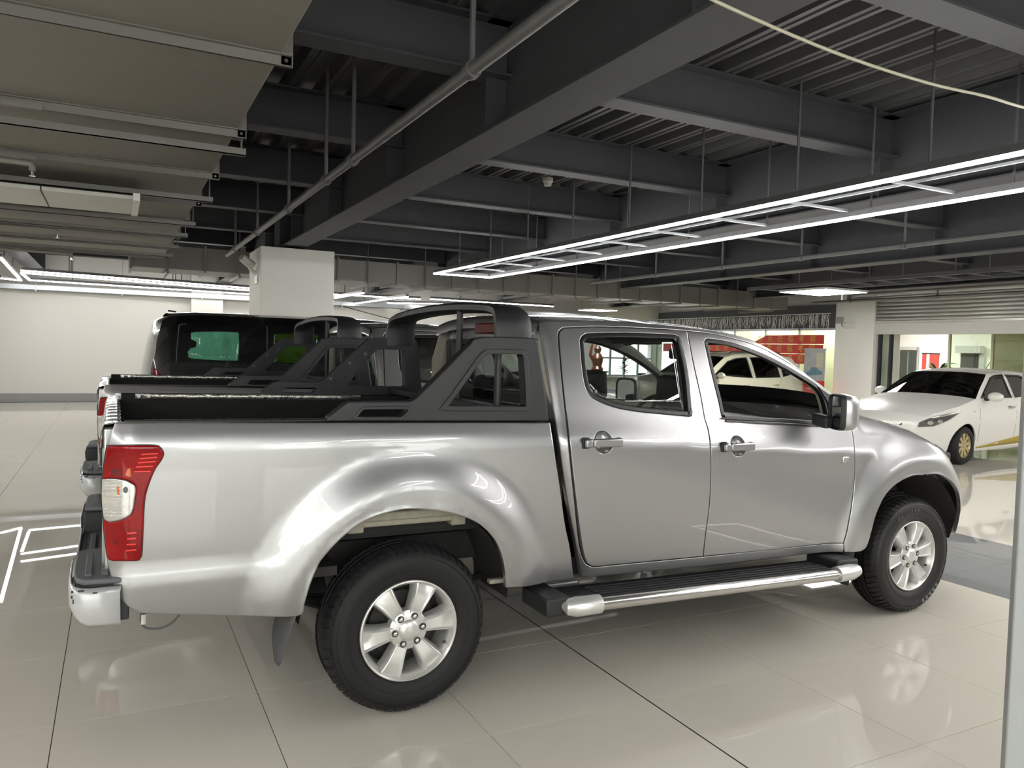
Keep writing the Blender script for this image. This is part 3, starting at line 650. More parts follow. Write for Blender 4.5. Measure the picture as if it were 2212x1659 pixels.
MB().lathe([(0, -0.09), (0.05, -0.085), (0.06, -0.04), (0.075, -0.03), (0.075, 0.02), (0, 0.02)], (0, 0, 0), 'z', 16).build('dome', 'white_plastic', sd)
# pale upright board cut by the right edge of the frame
pb = onz(2168, 1659, 0.42); bx0 = ray(2190, 1300); q0 = CAM+bx0*1.35
pb = None
bd = thing('upright_board', 'pale grey upright board at the very right edge, close to the viewer', 'board', (q0[0], q0[1], 0), -YAW-0.35)
rbox(0.0, 0.6, 0, 0.03, 0.03, 2.05, 'panel', 'post_grey', bd, 0.003); rbox(0.02, 0.58, -0.2, 0.23, 0, 0.03, 'foot', 'post_grey', bd, 0.004)

# ================================================================== THE PICKUP (built where the near one stands; the second is a copy)
YC = 0.92
crease = lin([(-1.4, 1.218), (-0.38, 1.191), (0.465, 1.163), (1.25, 1.127), (2.2, 1.066), (3.0, 1.02), (4.3, 0.95)])
Yb = spline([(-0.82, 0.125), (-0.70, 0.082), (-0.62, 0.064), (-0.45, 0.045), (-0.25, 0.031), (-0.08, 0.023), (-0.015, 0.022), (0.02, 0.028), (0.06, 0.043), (0.10, 0.060), (0.14, 0.075), (0.2, 0.095), (0.3, 0.128), (0.42, 0.172), (0.52, 0.212), (0.60, 0.252), (0.64, 0.29), (0.665, 0.345), (0.68, 0.42)])
nose0 = lin([(0.4, 3.58), (0.55, 3.62), (0.75, 3.66), (0.95, 3.52), (1.12, 3.38)])
fendtop = lin([(2.6, 1.24), (2.95, 1.222), (3.2, 1.195), (3.46, 1.145), (3.7, 1.085), (3.9, 1.035), (4.2, 0.96)])
def flare(x, z):
    y = 0.0
    for xc, zc, R0, R2, A in ((0.01, 0.44, 0.53, 0.73, 0.062), (3.33, 0.42, 0.53, 0.74, 0.058)):
        r = hypot(x-xc, max(0.0, z-zc)*1.0)
        if r < R2: y -= A*sstep((R2-r)/(R2-R0))+0.006*sstep((0.50-r)/0.03)
    return y
def Ys(x, z):
    y = Yb(z-crease(x))+flare(x, z)
    if x > 2.7:
        t = (z-(fendtop(x)-0.085))/0.085
        if t > 0: y += 0.11*min(t, 1.1)**2*sstep((x-2.80)/0.12)
        t = x-nose0(z)
        if t > 0: y += 1.45*min(t, 0.8)**2
    if x < -1.07: y += 4.2*(-1.07-x)**2
    if x < -0.45: y -= 0.012*sstep((0.755-z)/0.075)*sstep((-0.45-x)/0.3)
    return y
def ons(u, v, off=0.0, yf=Ys):
    y = 0.03
    for _ in range(14):
        p = ony(u, v, y); y2 = yf(p[0], p[2])+off; y = 0.5*y+0.5*y2
    p = ony(u, v, y); return (float(p[0]), float(p[2]))
def trace(px, off=0.0): return [ons(u, v, off) for u, v in px]

TRUCK = thing('pickup_truck', 'silver double-cab pickup nearest the viewer, red tail lamp and black roll bar in full view', 'pickup truck', (0, 0, 0), 0, 'silver pickups')
T = TRUCK; BOTH = (T, T)
E_REAR = sm([(1207, 728), (1212.5, 794), (1220, 867), (1229, 939), (1236.5, 1011), (1245, 1084), (1254, 1156), (1261, 1196), (1268, 1216), (1275, 1222), (1285, 1225)])
E_MID = sm([(1484, 715), (1498, 787), (1512.6, 852.5), (1521.7, 903)])+sm([(1521.7, 903), (1531, 936), (1536, 993), (1533, 1084), (1524, 1156), (1519, 1202.5)])[1:]
E_FRONT = sm([(1836.5, 915), (1843.6, 950), (1846.6, 993.6), (1844.7, 1048), (1838, 1102), (1829, 1149), (1822, 1174)])
TOP_R = sm([(1207, 728), (1208.5, 718), (1214, 711.5), (1224, 708.5), (1288, 706), (1361, 708), (1433, 711.5), (1484, 715)])
TOP_F = sm([(1484, 715), (1541, 722), (1596, 735), (1641, 750), (1688, 775), (1740, 808), (1778, 838), (1808, 872), (1836.5, 915)])
W_R = sm([(1253, 735), (1257, 728), (1264, 723), (1275, 720.8), (1351, 719.6), (1427, 722), (1458, 724)], 4)+sm([(1458, 724), (1465, 727), (1469, 735), (1484, 801), (1493, 889), (1493, 896), (1489, 899)], 4)+sm([(1489, 899), (1440, 894.5), (1376.6, 888), (1326, 878.5), (1288, 863), (1274, 852), (1264, 830), (1257.6, 788.6), (1253, 735)], 4)
W_F = sm([(1522, 739), (1526, 733), (1535, 732.5), (1578, 740), (1632, 758.5), (1686, 784), (1740.5, 816), (1768, 836), (1784, 862), (1797, 919)], 4)+sm([(1797, 919), (1700, 913), (1567, 905.5), (1560, 901), (1552.5, 867), (1534.5, 794.6), (1522, 739)], 4)
rd = trace(TOP_R+E_MID+[(1400, 1214)]+list(reversed(E_REAR))); fd = trace(TOP_F+E_FRONT+[(1670, 1188.5)]+list(reversed(E_MID)))
wr_ = trace(W_R[:-1]); wf_ = trace(W_F[:-1])
union = trace(TOP_R+TOP_F+E_FRONT+[(1519, 1202.7)]+list(reversed(E_REAR)))
def disc(cx, cz, rx, rz, n=28): return [(cx+rx*cos(2*pi*i/n), cz+rz*sin(2*pi*i/n)) for i in range(n)]
def window(parents, loop, glass, name='window'):
    seal = panel('window_seal', loop, [inset(ccw(loop), 0.020)], Ys, 'seal', parents, h=0.03, gap=-0.001, edge=0.005, thick=0.03, yc=YC, off=-0.001)
    if glass: panel('window_glass', inset(ccw(loop), 0.018), [], Ys, glass, parents, h=0.05, gap=0, edge=0, thick=0.004, yc=YC, off=0.012)
    return seal
def door(name, loop, win, hpx, glassR, glassL):
    c = ons(*hpx); hole = disc(c[0], c[1], 0.052, 0.052)
    ob = panel(name, loop, [win, hole], Ys, 'paint_silver', BOTH, h=0.03, yc=YC)
    window((ob[0], None), win, glassR); window((None, ob[1]), win, glassL)
    y0 = Ys(*c); bowl = lambda x, z: Ys(x, z)+0.03*max(0.0, 1-((x-c[0])**2+(z-c[1])**2)/0.0529**2)**0.5
    panel('handle_recess', disc(c[0], c[1], 0.0525, 0.0525), [], bowl, 'paint_silver', ob, h=0.012, gap=0, edge=0, thick=0, yc=YC, off=0.001)
    for s, o in zip((1, -1), ob):
        f = lambda y: y if s > 0 else 2*YC-y
        for nm, a, b, m in (('handle', -0.075, 0.095, 'paint_silver'), ('handle_end', -0.118, -0.077, 'paint_silver')):
            q = MB(); ya, yb = f(y0-0.034), f(y0-0.010)
            q.box(c[0]+a, c[0]+b, min(ya, yb), max(ya, yb), c[1]-0.021, c[1]+0.021); q.build(nm, m, o, 0.009, seg=3)
        q = MB(); ya, yb = f(y0-0.012), f(y0+0.004)
        q.box(c[0]-0.127, c[0]-0.085, min(ya, yb), max(ya, yb), c[1]-0.027, c[1]+0.027); q.build('handle_base', 'plastic_black', o, 0.007)
        MB().box(c[0]+0.07, c[0]+0.098, min(ya, yb), max(ya, yb), c[1]-0.022, c[1]+0.022).build('handle_foot', 'plastic_black', o, 0.007)
    return ob
rdoor = door('rear_door', rd, wr_, (1304, 955.5), 'glass_tint', 'glass_clear')
fdoor = door('front_door', fd, wf_, (1595, 964), None, 'glass_clear')
rep = ons(1826, 993)
for s, o in zip((1, -1), fdoor):
    y = Ys(*rep); y = y if s > 0 else 2*YC-y
    MB().box(rep[0]-0.028, rep[0]+0.028, y-0.009, y+0.009, rep[1]-0.02, rep[1]+0.02).build('side_repeater', 'lamp_clear', o, 0.008, seg=3)
# cab shell between and around the doors
C_REAR = sm([(1254, 1242), (1248, 1210), (1238, 1156), (1224, 1084), (1213, 1012), (1203, 940), (1195, 895), (1186, 840), (1172, 760), (1164, 718), (1163, 703)])
SIL = sm([(1163, 703), (1168, 696), (1182, 693), (1325, 693), (1433, 702), (1505, 710), (1578, 721), (1632, 738), (1686, 767), (1740.5, 806), (1776, 832), (1806, 856)])
rear_edge = trace(C_REAR); rex = lin(sorted([(z, x) for x, z in rear_edge]))
def Ycab(x, z):
    d = x-rex(z); return Ys(x, z)+(0.055*(1-d/0.09)**2 if d < 0.09 else 0.0)
cabl = [ons(u, v, 0.006, Ycab) for u, v in C_REAR]+trace(SIL[1:]+[(1846, 897), (1852, 930), (1856, 993), (1853, 1050), (1846, 1104), (1836, 1152), (1829, 1180), (1822, 1194), (1540, 1222), (1263, 1249)])
panel('cab_shell', cabl, [union], Ycab, 'paint_silver', BOTH, h=0.03, yc=YC, off=0.005, edge=0.005)
fen_top = [ons(u, v) for u, v in sm([(1841, 903), (1880, 906), (1911, 914), (1950, 925)])]
ARF = sm([(2063, 1161), (2069, 1139), (2071, 1106), (2067, 1079), (2054, 1056), (2036, 1040), (2007, 1029.5), (1980, 1027), (1955, 1035), (1929, 1052), (1911, 1073), (1899, 1097), (1890, 1121), (1878, 1166), (1871, 1183), (1863, 1190)])
hal = [p for p in trace(ARF[30:]) if p[0] < 3.325]; hal = [(3.33, max(z for x, z in hal)+0.002)]+hal
arf = [(2*hal[0][0]-x, z) for x, z in reversed(hal[1:])]+hal
fen = fen_top+[(x, fendtop(x)-0.002) for x in np.linspace(fen_top[-1][0]+0.06, 4.16, 8)]+[(4.17, 0.80), (4.17, 0.46), (4.02, 0.42), (arf[0][0]+0.04, 0.425)]+arf+trace([(1860, 1191.5), (1823, 1193)])+list(reversed(trace(E_FRONT)))
fo = panel('front_fender', fen, [], Ys, 'paint_silver', BOTH, h=0.03, yc=YC)
# load bed
ARR = sm([(1092, 1270), (1091, 1252), (1086, 1212), (1069, 1168), (1033, 1132), (979, 1111), (907, 1101.5), (853, 1105), (788, 1127), (737, 1165), (697, 1208), (685, 1230), (672, 1262), (661, 1298), (658, 1309)])
BEDF = sm([(1189, 912), (1200, 985), (1211, 1060), (1221, 1132), (1232, 1186), (1240, 1252)])
bedl = trace([(248, 910.5), (330, 911), (700, 911.5), (1100, 911.5)]+BEDF+[(1165, 1263)]+ARR+sm([(658, 1309), (653, 1327), (621, 1334), (534, 1332), (389, 1329), (305, 1326)])[1:]+sm([(300, 1325), (270, 1307), (248, 1275), (236, 1240), (229, 1211), (223, 1150), (221, 1100), (222, 1045), (227, 995), (231, 962), (239, 935), (248, 910.5)])[:-1])
bed = panel('bed_side', bedl, [], Ys, 'paint_silver', BOTH, h=0.028, yc=YC, edge=0.006)
bx = [p[0] for p in bedl]; XB0, XB1 = min(bx)+0.01, ons(1189, 912)[0]
ZB = 1.288
for s, o in zip((1, -1), bed):
    f = lambda y: y if s > 0 else 2*YC-y
    rows = []
    for x in np.linspace(XB0+0.06, XB1, 12):
        z = ZB+(1.272-ZB)*(x-XB0)/(XB1-XB0); y0 = Ys(x, z)
        rows.append([(x, f(y0+0.002), z-0.004), (x, f(y0+0.012), z+0.002), (x, f(y0+0.06), z+0.003), (x, f(y0+0.075), z-0.003), (x, f(y0+0.078), z-0.05)])
    MB().loft([r[:2] for r in rows]).build('rail_edge', 'paint_silver', o, ang=60); MB().loft([r[1:] for r in rows]).build('rail_cap', 'bed_black', o, ang=60)
    rows = [[(x, f(Ys(x, 1.24)+0.10), z0), (x, f(Ys(x, 1.24)+0.098), z0-0.014), (x, f(Ys(x, 1.24)+0.10), z0-0.030)] for x in np.linspace(XB0+0.13, 0.25, 10) for z0 in [ZB+0.002+(1.272-ZB)*(x-XB0)/(XB1-XB0)]]
    MB().loft(rows).build('rail_strip', 'foil', o, solid=0.004)
    for x in (-1.02, -0.97): MB().cyl((x, f(Ys(x, 1.24)+0.095), ZB-0.012), (x, f(Ys(x, 1.24)+0.112), ZB-0.012), 0.011, n=10).build('bolt', 'chrome', o)
lb = MB(); yi = 0.13; yj = 2*YC-0.13
lb.box(XB0+0.05, XB1-0.01, yi-0.02, yi, 0.78, 1.255).box(XB0+0.05, XB1-0.01, yj, yj+0.02, 0.78, 1.255).box(XB0+0.05, XB1-0.01, yi, yj, 0.76, 0.78).box(XB1-0.03, XB1-0.005, yi, yj, 0.78, 1.255)
lb.build('bed_liner', 'bed_black', T, ang=0)
for s in (1, -1):                                   # inner wheel boxes of the bed
    f = lambda y: y if s > 0 else 2*YC-y
    MB().box(-0.45, 0.45, min(f(0.13), f(0.34)), max(f(0.13), f(0.34)), 0.78, 0.98).build('wheel_box', 'bed_black', T, 0.03)
tg = MB(); tg.box(XB0-0.012, XB0+0.045, 0.14, 2*YC-0.14, 0.66, 1.262); tgo = tg.build('tailgate', 'paint_silver', T, 0.012, seg=3)
rows = [[(XB0-0.02-0.004*sin(y*23), y, 1.19+0.008*sin(y*31)), (XB0-0.017, y, 1.245), (XB0-0.006, y, 1.272+0.003*sin(y*40)), (XB0+0.03, y, 1.275+0.003*cos(y*37)), (XB0+0.052, y, 1.268), (XB0+0.054, y, 1.20+0.01*sin(y*17))] for y in np.linspace(0.135, 2*YC-0.135, 60)]
MB().loft(rows).build('protective_film', 'film', tgo, ang=80)
MB().box(XB0-0.03, XB0-0.012, YC-0.12, YC+0.12, 1.02, 1.10).build('latch_handle', 'plastic_black', tgo, 0.006)
# tail lamps
TLo = sm([(231, 962.5), (280, 961.5), (333, 961.6), (346, 966.5), (353, 978), (349, 992), (335, 1012.7), (323.7, 1038), (315.7, 1063), (312, 1083.7), (309.5, 1125), (306.5, 1193), (302, 1205), (295, 1210), (243, 1210)])+sm([(243, 1210), (232, 1201), (225, 1150), (221, 1100), (220, 1047), (226, 992), (231, 962.5)])[1:-1]
TLw = sm([(219.5, 1034), (241, 1032), (269, 1035.6), (288, 1045), (293.5, 1056), (291, 1080), (287, 1102), (275.6, 1116), (243.5, 1126), (226, 1121), (221, 1100), (219, 1070), (219.5, 1034)])[:-1]
tl = panel('tail_light', trace(TLo), [trace(TLw)], Ys, 'lamp_red', BOTH, h=0.016, gap=0.001, edge=0.006, thick=0.02, yc=YC, off=-0.010)
panel('lamp_seal', inset(ccw(trace(TLo)), -0.0025), [], Ys, 'seal', tl, h=0.03, gap=0, edge=0.002, thick=0.004, yc=YC, off=-0.003)
wl_ = panel('clear_lens', trace(TLw), [], Ys, 'lamp_clear', tl, h=0.014, gap=0.001, edge=0.006, thick=0.02, yc=YC, off=-0.013)
def strips(nm, segs, m, off, hh):
    for (u0, v0, u1, v1) in segs:
        a = ons(u0, v0); b = ons(u1, v1); lp = [(a[0], a[1]-hh), (b[0], b[1]-hh), (b[0], b[1]+hh), (a[0], a[1]+hh)]
        panel(nm, lp, [], Ys, m, tl, h=0.02, gap=0, edge=0.001, thick=0.004, yc=YC, off=off)
strips('reflector_rib', [(305, 981, 341, 979), (301, 990, 339, 987), (298, 999, 335, 996), (294, 1008, 330, 1006), (290, 1018, 325, 1017)], 'lamp_rib', -0.0125, 0.0022)
strips('reflector_rib', [(275, 1151, 295, 1149), (274, 1163, 294, 1161), (273, 1175, 293, 1174), (272, 1188, 294, 1186)], 'lamp_rib', -0.0125, 0.0025)
strips('lens_flute', [(226, 1040+k*7.2, 262+min(k, 3)*2, 1040+k*7.2) for k in range(11)], 'chrome', -0.0142, 0.0012)
panel('amber_bulb', trace([(270, 1026), (275, 1012), (281, 1010), (283, 1030)]), [], Ys, 'lamp_amber', tl, h=0.02, gap=0, edge=0.001, thick=0.004, yc=YC, off=-0.0125)
panel('dark_cell', trace([(240, 1012), (262, 1012), (262, 1027), (240, 1027)]), [], Ys, 'lamp_red_dark', tl, h=0.02, gap=0, edge=0.001, thick=0.004, yc=YC, off=-0.0125)
panel('dark_cell', trace([(243, 1166), (252, 1164), (252, 1174), (245, 1176)]), [], Ys, 'lamp_red_dark', tl, h=0.02, gap=0, edge=0.001, thick=0.004, yc=YC, off=-0.0125)
panel('bulb', disc(*ons(271, 1057), 0.008, 0.012, 14), [], Ys, 'interior_grey', tl, h=0.02, gap=0, edge=0.001, thick=0.004, yc=YC, off=-0.0145)
panel('amber_bulb', trace([(252, 1050), (257, 1050), (257, 1068), (253, 1066)]), [], Ys, 'lamp_amber', tl, h=0.02, gap=0, edge=0.001, thick=0.003, yc=YC, off=-0.0142)
# roof, windscreen, bonnet, front end
def strip(rows_xyz, crown, n=14, bow=0.0, bow2=None, crown2=None):
    rows = []; b0 = bow; c0 = crown
    for iq, (x, y, z) in enumerate(rows_xyz):
        bow = b0 if bow2 is None else b0+(bow2-b0)*(iq/(len(rows_xyz)-1))**2; crown = c0 if crown2 is None else c0+(crown2-c0)*(iq/(len(rows_xyz)-1))**4
        r = []
        for i in range(n+1):
            t = i/n; k = 1-(2*t-1)**2; k2 = 1-abs(2*t-1)**3.5
            r.append((x+bow*k, y+(2*YC-2*y)*t, z+crown*(0.35*k+0.65*k2)))
        rows.append(r)
    return MB().loft(rows)
silp = [ons(u, v, 0.0) for u, v in SIL[1:]]; silp = [(x, Ys(x, z)+0.004, z) for x, z in silp]
iw = next(i for i, p in enumerate(silp) if p[0] > ons(1640, 741)[0])
strip([(silp[0][0]-0.006, silp[0][1]+0.03, silp[0][2]-0.05)]+silp[:iw+1], 0.045).build('roof', 'paint_silver', T, ang=60)
wsr = silp[iw:]; wsr = [(x, y+0.03, z-0.004) for x, y, z in wsr]
strip(wsr, 0.02, bow=0.13).build('windscreen', 'glass_clear', T, ang=60)
hx = [p for p in fen_top]+[(x, fendtop(x)-0.002) for x in np.linspace(fen_top[-1][0]+0.06, 4.16, 8)]
strip([(x, Ys(x, z)+0.004, z-0.002) for x, z in hx], 0.055, 20, bow=0.02, bow2=0.14).build('bonnet', 'paint_silver', T, ang=60)
cw = [(silp[-1][0]-0.02, silp[-1][1]+0.02, silp[-1][2]-0.01), (hx[0][0], Ys(*hx[0])+0.004, hx[0][1]-0.002)]
strip(cw, 0.03, bow=0.10).build('cowl', 'plastic_black', T, ang=60)
fr = [(4.168, Ys(4.165, z)+0.002, z) for z in np.linspace(0.43, 0.955, 8)]
fbo = strip(fr, 0.0, 16, bow=0.14, crown2=0.055).build('front_bumper', 'paint_silver', T, ang=60)
MB().box(4.27, 4.325, YC-0.48, YC+0.48, 0.78, 0.93).build('grille', 'plastic_black', fbo, 0.02)
MB().box(4.27, 4.318, YC-0.42, YC+0.42, 0.52, 0.66).build('lower_grille', 'plastic_black', fbo, 0.02)
hlp = [(3.60, 1.055), (3.75, 1.035), (4.0, 0.985), (4.12, 0.95), (4.13, 0.87), (4.0, 0.86), (3.86, 0.90), (3.72, 0.97)]
hl = panel('headlight', hlp, [], Ys, 'lens_clear', BOTH, h=0.025, gap=0, edge=0.005, thick=0.012, yc=YC, off=-0.010)
panel('reflector', inset(ccw(hlp), 0.01), [], Ys, 'chrome', hl, h=0.03, gap=0, edge=0.0, thick=0.006, yc=YC, off=0.002-0.004)
# cab rear wall with window and high brake lamp
xw = rear_edge[len(rear_edge)//2][0]+0.055
rw = MB(); za, zb2 = 1.30, 1.62
rw.prism([(xw, 0.10, 0.62), (xw, 2*YC-0.10, 0.62), (xw, 2*YC-0.13, za), (xw, 0.13, za)], (0.03, 0, 0))
rw.prism([(xw, 0.13, za), (xw, 0.34, za), (xw, 0.36, zb2), (xw, 0.25, zb2)], (0.03, 0, 0)).prism([(xw, 2*YC-0.13, za), (xw, 2*YC-0.34, za), (xw, 2*YC-0.36, zb2), (xw, 2*YC-0.25, zb2)], (0.03, 0, 0))
rw.prism([(xw, 0.25, zb2), (xw, 2*YC-0.25, zb2), (xw-0.005, 2*YC-0.34, 1.765), (xw-0.005, 0.34, 1.765)], (0.04, 0, 0))
rwo = rw.build('cab_rear_wall', 'paint_silver', T, ang=0)
MB().prism([(xw-0.004, 0.30, za-0.03), (xw-0.004, 2*YC-0.30, za-0.03), (xw-0.004, 2*YC-0.33, zb2+0.02), (xw-0.004, 0.33, zb2+0.02)], (0.004, 0, 0)).build('rear_window', 'glass_tint', rwo, ang=0)
sf = MB()
for a, b, c, d in ((0.29, 2*YC-0.29, za-0.045, za-0.015), (0.32, 2*YC-0.32, zb2+0.005, zb2+0.03), (0.29, 0.35, za-0.03, zb2+0.02), (2*YC-0.35, 2*YC-0.29, za-0.03, zb2+0.02)): sf.box(xw-0.008, xw+0.0, a, b, c, d)
sf.build('window_surround', 'seal', rwo, ang=0)
xl_ = min(xw-0.04, silp[0][0]-0.035); bl = onx(1056, 709, xl_)
MB().box(xl_, xw+0.0, bl[1]-0.19, bl[1]+0.19, bl[2]-0.03, bl[2]+0.03).build('brake_light', 'lamp_red_dark', rwo, 0.008)
# cab inside
lining = trace([(1176, 790), (1172, 715), (1185, 702), (1325, 701), (1433, 709), (1505, 717), (1578, 728), (1632, 745), (1686, 776), (1740, 815), (1778, 845), (1800, 872), (1830, 916), (1836, 960), (1240, 960), (1190, 850)])
panel('pillar_trim', lining, [inset(ccw(wr_), 0.012), inset(ccw(wf_), 0.012)], Ys, 'interior_beige', BOTH, h=0.05, gap=0, edge=0, thick=0.012, yc=YC, off=0.045)
lowl = trace([(1235, 955), (1838, 955), (1830, 1160), (1270, 1215)])
panel('door_lining', lowl, [], Ys, 'interior_dark', BOTH, h=0.08, gap=0, edge=0, thick=0.02, yc=YC, off=0.05)
sill = []
hd = strip([(x, y+0.04, z-0.035) for x, y, z in silp[:iw]], 0.03).build('headliner', 'headliner', T, ang=60)
MB().box(0.78, 2.9, 0.16, 2*YC-0.16, 0.50, 0.56).build('cab_floor', 'interior_dark', T, ang=0)
def seat(x, y0, y1, zt, lean=0.16, heads=1, hz=0.2):
    o = MB(); o.prism([(x-0.05, y0, 0.62), (x+0.48, y0, 0.66), (x+0.50, y0, 0.80), (x+0.02, y0, 0.76)], (0, y1-y0, 0)); so = o.build('seat_cushion', 'interior_dark', None, 0.04, seg=3); so.name = 'seat'; so.parent = T
    b = MB(); b.prism([(x-0.05, y0+0.01, 0.68), (x+0.08, y0+0.01, 0.72), (x+0.08-lean, y0+0.03, zt), (x-0.02-lean, y0+0.03, zt)], (0, y1-y0-0.04, 0)); b.build('backrest', 'interior_dark', so, 0.035, seg=3)
    for k in range(heads):
        yc = y0+(y1-y0)*(k+0.5)/heads; xh = x-lean-0.01
        h = MB(); h.prism([(xh-0.03, yc-0.13, zt+0.03), (xh+0.08, yc-0.13, zt+0.03), (xh+0.065, yc-0.13, zt+hz+0.03), (xh-0.02, yc-0.13, zt+hz+0.03)], (0, 0.26, 0)); h.build('headrest', 'interior_dark', so, 0.045, seg=4)
        for d in (-0.05, 0.05): MB().cyl((xh+0.02, yc+d, zt-0.03), (xh+0.02, yc+d, zt+0.06), 0.007, n=6).build('post', 'chrome', so)
    return so
seat(1.92, 0.22, 0.76, 1.24); seat(1.92, 1.08, 1.62, 1.24); seat(1.02, 0.22, 1.62, 1.22, 0.1, 2, 0.18)
dsh = MB(); dsh.loft([[(2.42, y, 0.80), (2.36, y, 1.02), (2.40, y, 1.13+0.035*sin(pi*(y-0.1)/1.64)), (2.52, y, 1.175+0.03*sin(pi*(y-0.1)/1.64)), (2.66, y, 1.17+0.03*sin(pi*(y-0.1)/1.64)), (2.92, y, 1.13), (2.92, y, 0.8)] for y in np.linspace(0.12, 2*YC-0.12, 14)])
dso = dsh.build('dashboard', 'interior_grey', T, ang=50)
MB().box(2.36, 2.44, 0.78, 1.05, 0.85, 1.15).build('centre_console', 'interior_dark', dso, 0.02)
so = MB(); cst = Vector((2.25, 1.36, 1.13)); ax = Vector((-0.85, 0, 0.52)).normalized(); u = Vector((0, 1, 0)); v = ax.cross(u)
so.tube([cst+u*cos(2*pi*i/28)*0.185+v*sin(2*pi*i/28)*0.185 for i in range(28)], 0.016, 8, True)
sto = so.build('steering_wheel', 'interior_dark', T)
so = MB(); so.cyl(cst, cst-ax*0.06, 0.06, 0.05, n=16)
for a in (0, pi, -pi/2): so.tube([cst, cst+(u*cos(a)+v*sin(a))*0.18], 0.014, 6)
so.build('spokes', 'interior_dark', sto); MB().cyl(cst-ax*0.05, cst-ax*0.35, 0.04, n=12).build('steering_column', 'interior_dark', sto)
MB().box(2.16, 2.19, YC-0.12, YC+0.12, 1.56, 1.63).build('rear_view_mirror', 'interior_dark', T, 0.015)
for y0 in (0.36, 1.08): MB().box(1.98, 2.14, y0, y0+0.38, 1.655, 1.675).build('sun_visor', 'interior_dark', T, 0.008)
# wing mirrors
mp = ony(1810, 890, -0.10)
for s in (1, -1):
    f = lambda y: y if s > 0 else 2*YC-y
    x, z = mp[0], mp[2]; ym = -0.085; ca, sa = cos(radians(26)), sin(radians(26))
    def tw(px, py, pz): dx, dy = px-x, py-ym; return (x+dx*ca+dy*sa, f(ym-dx*sa+dy*ca), pz)
    m = MB(); rings = []; hw, hh_ = 0.088, 0.102
    for t, k in ((0, 0.94), (0.012, 1.0), (0.05, 1.0), (0.08, 0.94), (0.10, 0.8), (0.11, 0.5)):
        rings.append([tw(x+t, ym+hw*k*(abs(cos(a))**0.45)*(1 if cos(a) > 0 else -1), z+hh_*k*(abs(sin(a))**0.45)*(1 if sin(a) > 0 else -1)) for a in [2*pi*i/32 for i in range(32)]])
    m.loft(rings, True); m.add(rings[-1], [tuple(range(32))]); mo = m.build('wing_mirror', 'paint_silver', T, ang=50)
    def rg(t, k): return [tw(x+t, ym+hw*k*(abs(cos(a))**0.45)*(1 if cos(a) > 0 else -1), z+hh_*k*(abs(sin(a))**0.45)*(1 if sin(a) > 0 else -1)) for a in [2*pi*i/32 for i in range(32)]]
    MB().loft([rg(0.022, 1.005), rg(0.0, 1.0), rg(-0.008, 0.95), rg(0.004, 0.84)], True).build('bezel', 'plastic_black', mo, ang=50)
    MB().add(rg(0.004, 0.84), [tuple(range(32))]).build('mirror_glass', 'mirror_glass', mo, ang=0)
    g = lambda pts: [(px, f(py), pz) for px, py, pz in pts]
    ar = MB(); ar.prism(g([(x-0.03, -0.05, z-0.10), (x+0.03, -0.05, z-0.10), (x+0.02, 0.05, z-0.085), (x-0.04, 0.05, z-0.085)]), (0, 0, 0.07)); ar.build('arm', 'plastic_black', mo, 0.012)
    tp = trace([(1766, 835), (1786, 850), (1803, 855), (1830, 920), (1797, 923), (1786, 868)])
    panel('sail_plate', tp, [], Ys, 'plastic_black', (mo, None) if s > 0 else (None, mo), h=0.03, gap=0, edge=0.003, thick=0.02, yc=YC, off=-0.008)
# belt mouldings under the windows
for lst, ob in (([(1567, 907), (1700, 914.5), (1830, 921.5), (1830, 925), (1700, 918.5), (1567, 911)], fdoor),):
    panel('belt_moulding', trace(lst), [], Ys, 'seal', ob, h=0.04, gap=0, edge=0.002, thick=0.01, yc=YC, off=-0.006)
# roll bar
rb = MB(); rbo = bpy.data.objects.new('roll_bar', None); COL.objects.link(rbo); rbo.parent = T; rbo.empty_display_size = 0.1
pz = lambda u, v, y=0.055: (float(ony(u, v, y)[0]), float(ony(u, v, y)[2]))
PLo = [pz(*q) for q in [(703, 910), (712, 899), (748, 871), (757, 867.5), (886, 867), (897, 862)]]+[pz(*q) for q in sm([(897, 862), (912, 848), (1020, 742), (1034, 731), (1052, 727)], 4)[1:]]+[pz(*q) for q in [(1100, 727.5), (1156, 730), (1163, 733), (1167, 741), (1184, 903), (1184, 909.5)]]
H1 = [pz(*q) for q in [(770, 901), (783, 887), (788, 884.6), (880, 884), (882, 887), (866, 901)]]
H2 = [pz(*q) for q in [(966, 877), (976, 866)]]+[pz(*q) for q in sm([(1040, 779), (1052, 767.5), (1064, 764.8), (1124, 765.5), (1131, 768), (1133, 776)], 4)]+[pz(*q) for q in [(1136, 873), (1134, 878)]]
rbz = lambda x, z: 0.055+0.018*sstep((z-1.36)/0.3)
for s in (0, 1):
    pp = (rbo, None) if s == 0 else (None, rbo)
    panel('side_plate', PLo, [H1, H2], rbz, 'rollbar', pp, h=0.04, gap=0, edge=0.009, thick=0.055, yc=YC, tilt=0.9)
for s in (0, 1): panel('opening_frame', inset(ccw(resample(H2, 0.03)), -0.022), [H2], rbz, 'rollbar', (rbo, None) if s == 0 else (None, rbo), h=0.04, gap=0, edge=0.004, thick=0.01, yc=YC, off=-0.006, tilt=0.9); panel('opening_frame', inset(ccw(resample(H1, 0.03)), -0.012), [H1], rbz, 'rollbar', (rbo, None) if s == 0 else (None, rbo), h=0.04, gap=0, edge=0.003, thick=0.01, yc=YC, off=-0.004, tilt=0.9)
zt = pz(1110, 728)[1]; x0h, x1h = pz(1082, 720)[0], pz(1152, 712)[0]+0.02
hp = [(0.085, zt-0.05), (0.092, zt+0.03), (0.105, zt+0.085), (0.14, zt+0.13), (0.20, zt+0.152), (0.34, zt+0.168), (0.62, zt+0.182), (YC, zt+0.187)]
hp = sm(hp, 4); hp = hp+[(2*YC-y, z) for y, z in reversed(hp[:-1])]
rows = []
